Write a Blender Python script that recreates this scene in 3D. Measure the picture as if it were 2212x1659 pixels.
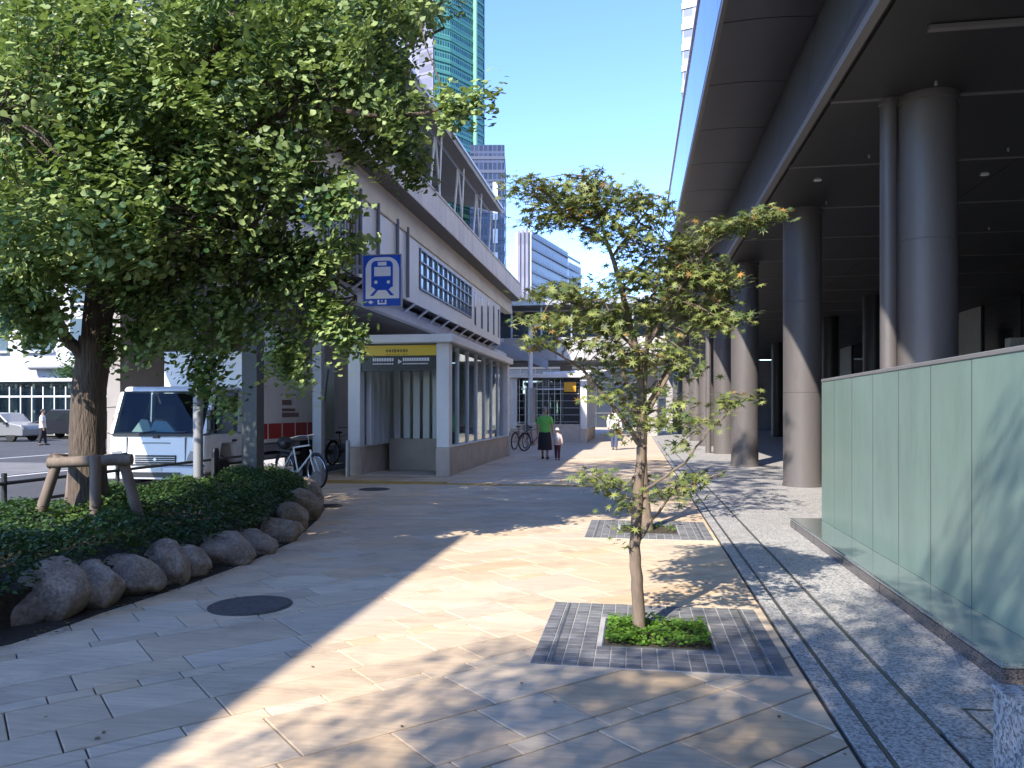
import bpy, bmesh, math, random
import numpy as np
from mathutils import Vector, Matrix

for o in list(bpy.data.objects):
    bpy.data.objects.remove(o, do_unlink=True)
random.seed(7)
rng = np.random.default_rng(7)
scene = bpy.context.scene
COL = scene.collection
R = math.radians

# ------------------------------------------------------------------ camera
FPX, HOR, EYE, YAW = 780.0, 411.0, 1.5, R(9.0)
cam_d = bpy.data.cameras.new('camera')
cam = bpy.data.objects.new('camera', cam_d)
COL.objects.link(cam)
cam.location = (0, 0, EYE)
cam.rotation_euler = (R(90), 0, YAW)
cam_d.sensor_width = 36
cam_d.lens = FPX / 1024 * 36
cam_d.shift_y = (HOR - 384) / 1024
cam_d.clip_end = 3000
cam_d.clip_start = 0.05
scene.camera = cam

# ------------------------------------------------------------------ light
SUN_AZ, SUN_EL = R(22.5), R(40)      # light travels to +Y turned SUN_AZ to +X
world = bpy.data.worlds.new('World')
scene.world = world
world.use_nodes = True
wn = world.node_tree.nodes
wn.clear()
w_out = wn.new('ShaderNodeOutputWorld')
w_bg = wn.new('ShaderNodeBackground')
w_sky = wn.new('ShaderNodeTexSky')
w_sky.sky_type = 'NISHITA'
w_sky.sun_disc = False
w_sky.sun_elevation = SUN_EL
w_sky.sun_rotation = math.atan2(-math.sin(SUN_AZ), -math.cos(SUN_AZ))
w_sky.air_density = 0.85
w_sky.altitude = 900
w_sky.dust_density = 0.0
w_sky.ozone_density = 3.0
w_bg.inputs[1].default_value = 0.15
w_hs = wn.new('ShaderNodeHueSaturation')
w_hs.inputs['Saturation'].default_value = 1.12
w_hs.inputs['Hue'].default_value = 0.511
world.node_tree.links.new(w_sky.outputs[0], w_hs.inputs['Color'])
world.node_tree.links.new(w_hs.outputs[0], w_bg.inputs[0])
world.node_tree.links.new(w_bg.outputs[0], w_out.inputs[0])
sun_d = bpy.data.lights.new('sun', 'SUN')
sun_d.energy = 2.5
sun_d.angle = R(0.53)
sun_d.color = (1.0, 0.93, 0.83)
sun = bpy.data.objects.new('sun', sun_d)
COL.objects.link(sun)
sun.location = (-20, -40, 40)
SDIR = Vector((math.sin(SUN_AZ) * math.cos(SUN_EL), math.cos(SUN_AZ) * math.cos(SUN_EL), -math.sin(SUN_EL)))
sun.rotation_euler = SDIR.to_track_quat('-Z', 'Y').to_euler()
vs = scene.view_settings
vs.view_transform = 'Standard'
vs.look = 'None'
vs.gamma = 1.0
vs.use_curve_mapping = False
vs.exposure = 1.96

# ------------------------------------------------------------------ pixel helpers (photo -> world)
CA, SA = math.cos(YAW), math.sin(YAW)
K = 1024 / 2212.0
def ray(u, v):
    x = (u - 512) / FPX
    return Vector((x * CA - SA, x * SA + CA, -(v - HOR) / FPX))
def PD(x, y, d):                       # 2212-wide photo pixel at depth d
    r = ray(x * K, y * K)
    return Vector((0, 0, EYE)) + r * d
def PG(x, y, z=0.0):                   # photo pixel on the level z
    r = ray(x * K, y * K)
    return Vector((0, 0, EYE)) + r * ((z - EYE) / r.z)
def PXp(x, y, X):                      # photo pixel on the plane x = X
    r = ray(x * K, y * K)
    return Vector((0, 0, EYE)) + r * (X / r.x)
def depth(p):
    return -p[0] * SA + p[1] * CA
def proj(p):
    d = depth(p)
    return (512 + FPX * (p[0] * CA + p[1] * SA) / d, HOR - FPX * (p[2] - EYE) / d)

# ------------------------------------------------------------------ materials
MATS = {}
def mat(name, col, rough=0.6, metal=0.0, noise=None, bump=None, spec=0.5, attr=False, stretch=(1, 1, 1), rot=0.0,
        noise2=None, coat=0.0, stain=None):
    if name in MATS:
        return MATS[name]
    m = bpy.data.materials.new(name)
    m.use_nodes = True
    nt = m.node_tree
    n, L = nt.nodes, nt.links
    b = n['Principled BSDF']
    b.inputs['Roughness'].default_value = rough
    b.inputs['Metallic'].default_value = metal
    b.inputs['Specular IOR Level'].default_value = spec
    b.inputs['Coat Weight'].default_value = coat
    geo = n.new('ShaderNodeNewGeometry')
    mp = n.new('ShaderNodeMapping')
    mp.inputs['Scale'].default_value = stretch
    mp.inputs['Rotation'].default_value = (0, 0, rot)
    L.new(geo.outputs['Position'], mp.inputs['Vector'])
    src = None
    if attr:
        a = n.new('ShaderNodeAttribute')
        a.attribute_name = 'tone'
        src = a.outputs['Color']
    else:
        rgb = n.new('ShaderNodeRGB')
        rgb.outputs[0].default_value = (*col, 1)
        src = rgb.outputs[0]
    for nz in (noise, noise2):
        if nz:
            sc, amt, det = nz
            t = n.new('ShaderNodeTexNoise')
            t.inputs['Scale'].default_value = sc
            t.inputs['Detail'].default_value = det
            t.inputs['Roughness'].default_value = 0.6
            L.new(mp.outputs[0], t.inputs['Vector'])
            mr = n.new('ShaderNodeMapRange')
            mr.inputs['From Min'].default_value = 0.3
            mr.inputs['From Max'].default_value = 0.7
            mr.inputs['To Min'].default_value = 1 - amt
            mr.inputs['To Max'].default_value = 1 + amt
            L.new(t.outputs['Fac'], mr.inputs['Value'])
            mx = n.new('ShaderNodeVectorMath')
            mx.operation = 'SCALE'
            L.new(src, mx.inputs[0])
            L.new(mr.outputs[0], mx.inputs['Scale'])
            src = mx.outputs[0]
    if stain:
        t = n.new('ShaderNodeTexNoise')
        t.inputs['Scale'].default_value = stain[0]
        t.inputs['Detail'].default_value = 8
        t.inputs['Roughness'].default_value = 0.7
        mp2 = n.new('ShaderNodeMapping')
        mp2.inputs['Scale'].default_value = stain[2] if len(stain) > 2 else (1, 1, 1)
        L.new(geo.outputs['Position'], mp2.inputs['Vector'])
        L.new(mp2.outputs[0], t.inputs['Vector'])
        mr = n.new('ShaderNodeMapRange')
        mr.inputs['From Min'].default_value = 0.52
        mr.inputs['From Max'].default_value = 0.72
        mr.inputs['To Min'].default_value = 1
        mr.inputs['To Max'].default_value = 1 - stain[1]
        L.new(t.outputs['Fac'], mr.inputs['Value'])
        mx = n.new('ShaderNodeVectorMath'); mx.operation = 'SCALE'
        L.new(src, mx.inputs[0]); L.new(mr.outputs[0], mx.inputs['Scale'])
        src = mx.outputs[0]
    L.new(src, b.inputs['Base Color'])
    if bump:
        t = n.new('ShaderNodeTexNoise')
        t.inputs['Scale'].default_value = bump[0]
        t.inputs['Detail'].default_value = 5
        L.new(mp.outputs[0], t.inputs['Vector'])
        bp = n.new('ShaderNodeBump')
        bp.inputs['Strength'].default_value = bump[1]
        bp.inputs['Distance'].default_value = bump[2] if len(bump) > 2 else 0.01
        L.new(t.outputs['Fac'], bp.inputs['Height'])
        L.new(bp.outputs[0], b.inputs['Normal'])
    MATS[name] = m
    return m

def leaf_mat(name, trans=(0.25, 0.4, 0.05), tw=0.4, rough=0.55):
    m = bpy.data.materials.new(name)
    m.use_nodes = True
    n, L = m.node_tree.nodes, m.node_tree.links
    b = n['Principled BSDF']
    b.inputs['Roughness'].default_value = rough
    b.inputs['Specular IOR Level'].default_value = 0.3
    a = n.new('ShaderNodeAttribute')
    a.attribute_name = 'tone'
    L.new(a.outputs['Color'], b.inputs['Base Color'])
    t = n.new('ShaderNodeBsdfTranslucent')
    mx = n.new('ShaderNodeMix')
    mx.data_type = 'RGBA'
    mx.inputs[0].default_value = 0.55
    L.new(a.outputs['Color'], mx.inputs[6])
    mx.inputs[7].default_value = (*trans, 1)
    L.new(mx.outputs[2], t.inputs['Color'])
    ms = n.new('ShaderNodeMixShader')
    ms.inputs[0].default_value = tw
    L.new(b.outputs[0], ms.inputs[1])
    L.new(t.outputs[0], ms.inputs[2])
    L.new(ms.outputs[0], n['Material Output'].inputs['Surface'])
    MATS[name] = m
    return m

def glass_mat(name, tint, gloss=0.12, rough=0.02, gcol=(0.9, 0.95, 1.0), facing=0.5, gmax=0.85):
    m = bpy.data.materials.new(name)
    m.use_nodes = True
    n, L = m.node_tree.nodes, m.node_tree.links
    n.remove(n['Principled BSDF'])
    t = n.new('ShaderNodeBsdfTransparent')
    t.inputs[0].default_value = (*tint, 1)
    g = n.new('ShaderNodeBsdfGlossy')
    g.inputs['Roughness'].default_value = rough
    g.inputs['Color'].default_value = (*gcol, 1)
    lw = n.new('ShaderNodeLayerWeight')
    lw.inputs['Blend'].default_value = facing
    mr = n.new('ShaderNodeMapRange')
    mr.inputs['To Min'].default_value = gloss
    mr.inputs['To Max'].default_value = gmax
    L.new(lw.outputs['Fresnel'], mr.inputs['Value'])
    ms = n.new('ShaderNodeMixShader')
    L.new(mr.outputs[0], ms.inputs[0])
    L.new(t.outputs[0], ms.inputs[1])
    L.new(g.outputs[0], ms.inputs[2])
    L.new(ms.outputs[0], n['Material Output'].inputs['Surface'])
    MATS[name] = m
    return m

def granite_mat(name, dark, light, scale=90, rough=0.55, coat=0.0):
    m = bpy.data.materials.new(name)
    m.use_nodes = True
    n, L = m.node_tree.nodes, m.node_tree.links
    b = n['Principled BSDF']
    b.inputs['Roughness'].default_value = rough
    b.inputs['Coat Weight'].default_value = coat
    b.inputs['Coat Roughness'].default_value = 0.08
    geo = n.new('ShaderNodeNewGeometry')
    v = n.new('ShaderNodeTexVoronoi')
    v.inputs['Scale'].default_value = scale
    L.new(geo.outputs['Position'], v.inputs['Vector'])
    t = n.new('ShaderNodeTexNoise')
    t.inputs['Scale'].default_value = 3.0
    t.inputs['Detail'].default_value = 6
    L.new(geo.outputs['Position'], t.inputs['Vector'])
    sep = n.new('ShaderNodeSeparateColor')
    L.new(v.outputs['Color'], sep.inputs[0])
    ad = n.new('ShaderNodeMath')
    ad.operation = 'MULTIPLY_ADD'
    ad.inputs[1].default_value = 0.5
    L.new(t.outputs['Fac'], ad.inputs[0])
    L.new(sep.outputs[0], ad.inputs[2])
    rp = n.new('ShaderNodeValToRGB')
    rp.color_ramp.elements[0].position = 0.3
    rp.color_ramp.elements[0].color = (*dark, 1)
    rp.color_ramp.elements[1].position = 1.0
    rp.color_ramp.elements[1].color = (*light, 1)
    L.new(ad.outputs[0], rp.inputs[0])
    L.new(rp.outputs[0], b.inputs['Base Color'])
    MATS[name] = m
    return m

def facade_mat(name, a, bcol, sx, sz, frame=0.12, rough=0.25, metal=0.0, axis=0):
    """far-away curtain wall: window grid too small to build, in object space"""
    m = bpy.data.materials.new(name)
    m.use_nodes = True
    n, L = m.node_tree.nodes, m.node_tree.links
    b = n['Principled BSDF']
    b.inputs['Roughness'].default_value = rough
    b.inputs['Metallic'].default_value = metal
    tc = n.new('ShaderNodeTexCoord')
    sp = n.new('ShaderNodeSeparateXYZ')
    L.new(tc.outputs['Object'], sp.inputs[0])
    ad0 = n.new('ShaderNodeMath')
    L.new(sp.outputs[0], ad0.inputs[0])
    L.new(sp.outputs[1], ad0.inputs[1])
    masks = []
    cells = []
    for sock, s in ((ad0.outputs[0], sx), (sp.outputs[2], sz)):
        d = n.new('ShaderNodeMath'); d.operation = 'DIVIDE'; d.inputs[1].default_value = s
        L.new(sock, d.inputs[0])
        f = n.new('ShaderNodeMath'); f.operation = 'FRACT'
        L.new(d.outputs[0], f.inputs[0])
        g = n.new('ShaderNodeMath'); g.operation = 'GREATER_THAN'; g.inputs[1].default_value = frame
        L.new(f.outputs[0], g.inputs[0])
        masks.append(g)
        fl = n.new('ShaderNodeMath'); fl.operation = 'FLOOR'
        L.new(d.outputs[0], fl.inputs[0])
        cells.append(fl)
    mu = n.new('ShaderNodeMath'); mu.operation = 'MULTIPLY'
    L.new(masks[0].outputs[0], mu.inputs[0]); L.new(masks[1].outputs[0], mu.inputs[1])
    cb = n.new('ShaderNodeCombineXYZ')
    L.new(cells[0].outputs[0], cb.inputs[0]); L.new(cells[1].outputs[0], cb.inputs[1])
    wn_ = n.new('ShaderNodeTexWhiteNoise')
    L.new(cb.outputs[0], wn_.inputs['Vector'])
    mr = n.new('ShaderNodeMapRange')
    mr.inputs['To Min'].default_value = 0.65
    mr.inputs['To Max'].default_value = 1.35
    L.new(wn_.outputs['Value'], mr.inputs['Value'])
    sc = n.new('ShaderNodeVectorMath'); sc.operation = 'SCALE'
    sc.inputs[0].default_value = bcol
    L.new(mr.outputs[0], sc.inputs['Scale'])
    mx = n.new('ShaderNodeMix'); mx.data_type = 'RGBA'
    L.new(mu.outputs[0], mx.inputs[0])
    mx.inputs[6].default_value = (*a, 1)
    L.new(sc.outputs[0], mx.inputs[7])
    L.new(mx.outputs[2], b.inputs['Base Color'])
    MATS[name] = m
    return m

# ------------------------------------------------------------------ mesh helpers
class MB:
    def __init__(s):
        s.v, s.f = [], []
    def add(s, vs_, fs):
        o = len(s.v)
        s.v += [tuple(p) for p in vs_]
        s.f += [tuple(i + o for i in f) for f in fs]
        return s
    def box(s, x0, x1, y0, y1, z0, z1):
        v = [(x0, y0, z0), (x1, y0, z0), (x1, y1, z0), (x0, y1, z0), (x0, y0, z1), (x1, y0, z1), (x1, y1, z1), (x0, y1, z1)]
        return s.add(v, [(0, 3, 2, 1), (4, 5, 6, 7), (0, 1, 5, 4), (1, 2, 6, 5), (2, 3, 7, 6), (3, 0, 4, 7)])
    def prism(s, poly, a, b, axis='y'):
        """poly of 2-D points extruded from a to b along axis (x: (y,z), y: (x,z), z: (x,y))"""
        def P(p, t):
            return {'x': (t, p[0], p[1]), 'y': (p[0], t, p[1]), 'z': (p[0], p[1], t)}[axis]
        n = len(poly)
        v = [P(p, a) for p in poly] + [P(p, b) for p in poly]
        f = [tuple(range(n)), tuple(range(2 * n - 1, n - 1, -1))]
        f += [(i, i + n, (i + 1) % n + n, (i + 1) % n) for i in range(n)]
        return s.add(v, f)
    def tube(s, pts, rad, seg=8, cap=True):
        pts = [Vector(p) for p in pts]
        if not isinstance(rad, (list, tuple)):
            rad = [rad] * len(pts)
        vs_, fs = [], []
        ref = None
        for i, p in enumerate(pts):
            t = (pts[min(i + 1, len(pts) - 1)] - pts[max(i - 1, 0)]).normalized()
            if ref is None:
                ref = Vector((0, 0, 1)) if abs(t.z) < 0.9 else Vector((1, 0, 0))
            a = t.cross(ref)
            if a.length < 1e-4:
                a = t.cross(Vector((0, 1, 0.3)))
            a.normalize()
            b = t.cross(a).normalized()
            ref = -b if False else ref
            for k in range(seg):
                th = 2 * math.pi * k / seg
                vs_.append(p + (a * math.cos(th) + b * math.sin(th)) * rad[i])
        for i in range(len(pts) - 1):
            for k in range(seg):
                k2 = (k + 1) % seg
                fs.append((i * seg + k, i * seg + k2, (i + 1) * seg + k2, (i + 1) * seg + k))
        if cap:
            fs.append(tuple(range(seg - 1, -1, -1)))
            fs.append(tuple((len(pts) - 1) * seg + k for k in range(seg)))
        return s.add(vs_, fs)
    def cyl(s, x, y, z0, z1, r, seg=24, r2=None):
        return s.tube([(x, y, z0), (x, y, z1)], [r, r if r2 is None else r2], seg)
    def lathe(s, prof, seg=20, c=(0, 0, 0), axis='z'):
        vs_, fs = [], []
        for r, h in prof:
            for k in range(seg):
                th = 2 * math.pi * k / seg
                a, b = r * math.cos(th), r * math.sin(th)
                p = {'z': (a, b, h), 'x': (h, a, b), 'y': (a, h, b)}[axis]
                vs_.append((p[0] + c[0], p[1] + c[1], p[2] + c[2]))
        n = len(prof)
        for i in range(n - 1):
            for k in range(seg):
                k2 = (k + 1) % seg
                fs.append((i * seg + k, i * seg + k2, (i + 1) * seg + k2, (i + 1) * seg + k))
        fs.append(tuple(range(seg - 1, -1, -1)))
        fs.append(tuple((n - 1) * seg + k for k in range(seg)))
        return s.add(vs_, fs)
    def ellipsoid(s, c, r, seg=14, rings=8):
        prof = [(max(1e-3, math.sin(math.pi * i / rings)), -math.cos(math.pi * i / rings)) for i in range(rings + 1)]
        t = MB().lathe(prof, seg)
        return s.add([(c[0] + p[0] * r[0], c[1] + p[1] * r[1], c[2] + p[2] * r[2]) for p in t.v], t.f)
    def quad(s, a, b, c, d):
        return s.add([a, b, c, d], [(0, 1, 2, 3)])
    def xform(s, M):
        s.v = [tuple(M @ Vector(p)) for p in s.v]
        return s
    def build(s, name, m, parent=None, smooth=False, loc=None, bevel=0.0, fix=True):
        me = bpy.data.meshes.new(name)
        me.from_pydata(s.v, [], s.f)
        if fix:
            bm = bmesh.new()
            bm.from_mesh(me)
            bmesh.ops.recalc_face_normals(bm, faces=bm.faces)
            bm.to_mesh(me)
            bm.free()
        if m:
            me.materials.append(m)
        if smooth:
            me.polygons.foreach_set('use_smooth', [True] * len(me.polygons))
        o = bpy.data.objects.new(name, me)
        COL.objects.link(o)
        if parent:
            o.parent = parent
        if loc is not None:
            o.location = loc
        if bevel:
            md = o.modifiers.new('bevel', 'BEVEL')
            md.width = bevel
            md.segments = 2
            md.limit_method = 'ANGLE'
        if smooth:
            try:
                me.set_sharp_from_angle(angle=R(40))
            except Exception:
                pass
        return o

def tag(o, label, cat, group=None, kind=None):
    if label: o['label'] = label
    if cat: o['category'] = cat
    if group: o['group'] = group
    if kind: o['kind'] = kind
    return o
def thing(name, label, cat, loc=(0, 0, 0), rz=0.0, group=None):
    o = bpy.data.objects.new(name, None)
    COL.objects.link(o)
    o.location = loc
    o.rotation_euler = (0, 0, rz)
    o.empty_display_size = 0.2
    return tag(o, label, cat, group)
def struct(o, label=None):
    o['kind'] = 'structure'
    if label: o['label'] = label
    return o
def copy_tree(o, parent=None):
    c = o.copy()
    COL.objects.link(c)
    c.parent = parent
    for ch in list(o.children):
        copy_tree(ch, c)
    return c
def piece(name, me, parent, m=None):
    o = bpy.data.objects.new(name, me)
    COL.objects.link(o)
    o.parent = parent
    return o
def box_part(name, m, parent, x0, x1, y0, y1, z0, z1, bevel=0.0):
    return MB().box(x0, x1, y0, y1, z0, z1).build(name, m, parent, bevel=bevel, fix=False)
def set_tone(me, cols, per='FACE'):
    at = me.color_attributes.new('tone', 'FLOAT_COLOR', 'POINT')
    arr = np.ones((len(me.vertices), 4), dtype=np.float32)
    arr[:, :3] = cols
    at.data.foreach_set('color', arr.ravel())

def leaves(name, m, parent, C, size, shape, faces, cols, up=0.6, droop=None):
    """C (n,3) centres; shape (k,3) leaf outline; cols (n,3) leaf colours"""
    n, k = len(C), len(shape)
    nrm = rng.normal(size=(n, 3))
    nrm /= np.linalg.norm(nrm, axis=1)[:, None]
    nrm[:, 2] = np.abs(nrm[:, 2])
    dd = np.array(droop if droop is not None else (0, 0, 1.0))
    nrm = nrm * (1 - up) + (dd if dd.ndim == 2 else dd[None, :]) * up
    nrm /= np.linalg.norm(nrm, axis=1)[:, None]
    t = rng.normal(size=(n, 3))
    ax = np.cross(nrm, t)
    ax /= np.linalg.norm(ax, axis=1)[:, None] + 1e-9
    ay = np.cross(nrm, ax)
    S = np.asarray(size).reshape(-1, 1, 1) * np.ones((n, 1, 1))
    sh = np.asarray(shape, dtype=float)
    V = C[:, None, :] + S * (sh[None, :, 0:1] * ax[:, None, :] + sh[None, :, 1:2] * ay[:, None, :] + sh[None, :, 2:3] * nrm[:, None, :])
    me = bpy.data.meshes.new(name)
    me.vertices.add(n * k)
    me.vertices.foreach_set('co', V.reshape(-1).astype(np.float32))
    loops = np.concatenate([np.asarray(f) for f in faces])
    lens = np.array([len(f) for f in faces])
    starts = np.concatenate([[0], np.cumsum(lens)[:-1]])
    nl = len(loops)
    me.loops.add(n * nl)
    me.loops.foreach_set('vertex_index', (loops[None, :] + (np.arange(n) * k)[:, None]).reshape(-1).astype(np.int32))
    me.polygons.add(n * len(faces))
    me.polygons.foreach_set('loop_start', (starts[None, :] + (np.arange(n) * nl)[:, None]).reshape(-1).astype(np.int32))
    me.update(calc_edges=True)
    me.validate()
    set_tone(me, np.repeat(cols, k, axis=0))
    me.materials.append(m)
    o = bpy.data.objects.new(name, me)
    COL.objects.link(o)
    if parent:
        o.parent = parent
    return o
def mixcols(n, a, b, jitter=0.15, power=1.0):
    t = rng.random((n, 1)) ** power
    c = np.array(a) * (1 - t) + np.array(b) * t
    return np.clip(c * (1 + rng.normal(size=(n, 1)) * jitter), 0.004, 1)

# ------------------------------------------------------------------ shared materials
m_joint = mat('joint_sand', (0.05, 0.042, 0.035), 0.9, noise=(6, 0.3, 4))
m_slab = mat('sandstone', (0, 0, 0), 0.72, attr=True, noise=(1.3, 0.13, 6), noise2=(11, 0.13, 6), bump=(60, 0.25, 0.004), stain=(1.6, 0.28),
             stretch=(0.35, 3.0, 1), rot=R(-45))
m_gran = granite_mat('granite_light', (0.15, 0.147, 0.142), (0.48, 0.46, 0.43), 80)
m_gran_d = granite_mat('granite_polished_kerb', (0.03, 0.027, 0.025), (0.16, 0.14, 0.13), 150, 0.25)
m_ledge = granite_mat('granite_ledge_polished', (0.10, 0.13, 0.12), (0.24, 0.28, 0.26), 160, 0.22, coat=1.0)
m_slot = mat('slot_drain_metal', (0.10, 0.105, 0.09), 0.5, 0.4)
m_sett = mat('grey_sett', (0.15, 0.15, 0.155), 0.8, noise=(14, 0.2, 4), bump=(70, 0.4, 0.004), attr=True)
m_sett_joint = mat('sett_joint_pale', (0.38, 0.37, 0.35), 0.9)
m_asph = mat('asphalt', (0.055, 0.055, 0.058), 0.9, noise=(30, 0.35, 4), noise2=(0.4, 0.25, 3), bump=(120, 0.4, 0.004))
m_conc = mat('concrete_grey', (0.36, 0.35, 0.34), 0.85, noise=(1.2, 0.15, 6), noise2=(14, 0.07, 4), bump=(40, 0.2, 0.004))
m_conc_pale = mat('concrete_pale', (0.58, 0.57, 0.56), 0.8, noise=(0.9, 0.12, 6), noise2=(12, 0.06, 4), stretch=(1, 1, 0.4))
m_white = mat('white_paint', (0.72, 0.73, 0.74), 0.4, noise=(2.5, 0.05, 4))
m_steel = mat('grey_steel_paint', (0.14, 0.145, 0.155), 0.42, noise=(3, 0.1, 3))
m_steel_l = mat('pale_steel', (0.42, 0.43, 0.45), 0.35, 0.5, noise=(3, 0.08, 3))
m_dark = mat('dark_metal', (0.025, 0.025, 0.028), 0.45, noise=(5, 0.2, 3))
m_rubber = mat('rubber', (0.018, 0.018, 0.018), 0.85)
m_chrome = mat('bright_metal', (0.6, 0.6, 0.62), 0.25, 0.9)
m_black = mat('black_plastic', (0.02, 0.02, 0.02), 0.5)
g_clear = glass_mat('clear_green_glass', (0.72, 0.84, 0.80), 0.07)
g_smoke = glass_mat('smoky_glass', (0.28, 0.33, 0.34), 0.10)

# ================================================================== GROUND
ground = struct(MB().box(-900, 900, -600, 1500, -0.6, -0.14).build('ground', m_asph, fix=False))
road = struct(MB().box(-34, -7.42, -14, 90, -0.138, -0.1).build('road', m_asph, fix=False))
m_line = mat('road_paint', (0.62, 0.62, 0.6), 0.8, noise=(8, 0.2, 4))
for k, (x0, x1, y0, y1) in enumerate([(-15.2, -15.05, 4, 60), (-21.2, -21.05, 4, 60), (-12.2, -12.08, -10, 11)]):
    struct(box_part('lane_marking', m_line, None, x0, x1, y0, y1, -0.1, -0.096))
m_roadpatch = mat('pale_asphalt', (0.16, 0.155, 0.15), 0.9, noise=(2, 0.2, 4))
struct(box_part('road_strip', m_roadpatch, None, -30, -15.4, 16, 21.5, -0.1, -0.096))
pavement = struct(MB().box(-7.3, 26, -14, 95, -0.135, -0.016).build('pavement', m_joint, fix=False))
# kerb stones along the road
kerb = struct(MB().box(-7.42, -7.3, -14, 95, -0.137, -0.06).build('kerb', m_conc, fix=False))
for i in range(60):
    y = -4 + i * 0.8
    box_part('kerb_stone', m_conc_pale, kerb, -7.44, -7.285, y + 0.004, y + 0.796, -0.1, 0.012, 0.008)

def clip(poly, xmin, xmax, ymin, ymax):
    for ax, lim, sg in ((0, xmin, 1), (0, xmax, -1), (1, ymin, 1), (1, ymax, -1)):
        out = []
        for i in range(len(poly)):
            a, b = poly[i], poly[(i + 1) % len(poly)]
            da, db = (a[ax] - lim) * sg, (b[ax] - lim) * sg
            if da >= 0: out.append(a)
            if da * db < 0:
                t = da / (da - db)
                out.append((a[0] + (b[0] - a[0]) * t, a[1] + (b[1] - a[1]) * t))
        poly = out
        if len(poly) < 3: return []
    return poly
def area(p):
    return 0.5 * abs(sum(p[i][0] * p[(i + 1) % len(p)][1] - p[(i + 1) % len(p)][0] * p[i][1] for i in range(len(p))))
def inset(p, d):
    cx = sum(q[0] for q in p) / len(p); cy = sum(q[1] for q in p) / len(p)
    # offset every edge of a convex ccw polygon
    n = len(p); out = []
    for i in range(n):
        a, b, c = Vector(p[i - 1]), Vector(p[i]), Vector(p[(i + 1) % n])
        e1 = (b - a); e2 = (c - b)
        if e1.length < 1e-6 or e2.length < 1e-6:
            out.append(p[i]); continue
        n1 = Vector((-e1.y, e1.x)).normalized(); n2 = Vector((-e2.y, e2.x)).normalized()
        k = 1 + n1.dot(n2)
        if k < 0.2: k = 0.2
        o = b + (n1 + n2) * (d / k)
        out.append((o.x, o.y))
    return out
def slab_geo(p, z, base, gap=0.004, ch=0.005):
    if sum(p[i][0] * p[(i + 1) % len(p)][1] - p[(i + 1) % len(p)][0] * p[i][1] for i in range(len(p))) < 0:
        p = p[::-1]
    a = inset(p, gap); b = inset(p, gap + ch)
    n = len(p)
    v = [(q[0], q[1], base) for q in a] + [(q[0], q[1], z - ch * 0.7) for q in a] + [(q[0], q[1], z) for q in b]
    f = [tuple(range(2 * n, 3 * n))]
    for i in range(n):
        j = (i + 1) % n
        f += [(i, j, n + j, n + i), (n + i, n + j, 2 * n + j, 2 * n + i)]
    return v, f

# planter outline (stone edge traced on the ground, then the hidden side)
edge_px = [(0, 1385), (110, 1350), (200, 1318), (290, 1290), (365, 1266), (445, 1238), (525, 1208), (605, 1172), (655, 1132), (682, 1102), (676, 1083), (650, 1072)]
edge = [PG(x, y) for x, y in edge_px]
edge2 = [(p.x, p.y) for p in edge]
plan_poly = [(-7.15, -2.0), (-5.9, -2.0), (-5.35, 1.0), (-4.75, 3.2)] + edge2 + [(-6.0, 13.6), (-7.15, 13.6)]
def inpoly(x, y, poly):
    c = False
    for i in range(len(poly)):
        x1, y1 = poly[i]; x2, y2 = poly[i - 1]
        if (y1 > y) != (y2 > y) and x < (x2 - x1) * (y - y1) / (y2 - y1) + x1:
            c = not c
    return c

# diagonal sandstone slabs
tones = [((0.51, 0.425, 0.325), 5), ((0.50, 0.405, 0.30), 4), ((0.48, 0.42, 0.345), 3), ((0.51, 0.395, 0.27), 2), ((0.53, 0.455, 0.36), 3), ((0.46, 0.38, 0.295), 2)]
tl = [t for t, w in tones for _ in range(w)]
rows = []
pat = [0.52, 0.13, 0.30, 0.40, 0.13, 0.30, 0.52, 0.13, 0.36, 0.30, 0.13, 0.42]
t = -4.0; i = 0
while t < 24:
    w = pat[i % len(pat)]
    rows.append((t, t + w)); t += w; i += 1
q2 = math.sqrt(0.5)
slabs = []
rs = random.Random(11)
for (t0, t1) in rows:
    w = t1 - t0
    s = -8 + rs.random()
    while s < 22:
        ln = rs.choice([0.22, 0.3, 0.4]) if w < 0.2 else (rs.uniform(0.75, 1.15) if w > 0.5 else rs.uniform(0.4, 0.95))
        pts = [(s, t0), (s + ln, t0), (s + ln, t1), (s, t1)]
        s += ln
        poly = clip([(a * q2 - b * q2, a * q2 + b * q2) for a, b in pts], -7.25, 0.945, 0.3, 26)
        if len(poly) < 3 or area(poly) < 0.0006: continue
        cx = sum(p[0] for p in poly) / len(poly); cy = sum(p[1] for p in poly) / len(poly)
        if inpoly(cx, cy, plan_poly) and all(inpoly(px_, py_, plan_poly) for px_, py_ in poly): continue
        d = depth((cx, cy)); 
        vis = 0.0
        if d > 1.5:
            u, v = proj((cx, cy, 0))
            if -60 < u < 1084 and v < 860: vis = area(poly) / d ** 3
        c = Vector(rs.choice(tl)) * rs.uniform(1.04, 1.2)
        c = Vector((c.x * .99, c.y * .925, c.z * .825))
        slabs.append((vis, poly, rs.uniform(-0.0012, 0.0012), c, w))
slabs.sort(key=lambda x: -x[0])
for vis, poly, dz, c, w in slabs[:300]:
    v, f = slab_geo(poly, dz, -0.018)
    me = bpy.data.meshes.new('paving_slab')
    me.from_pydata(v, [], f)
    set_tone(me, np.array(c))
    me.materials.append(m_slab)
    piece('paving_slab', me, pavement)
big = MB(); cl = []
for vis, poly, dz, c, w in slabs[300:]:
    v, f = slab_geo(poly, dz, -0.018)
    big.add(v, f); cl += [tuple(c)] * len(v)
o = big.build('paving_slabs', m_slab, pavement, fix=False)
set_tone(o.data, np.array(cl)); o['kind'] = 'stuff'
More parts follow.
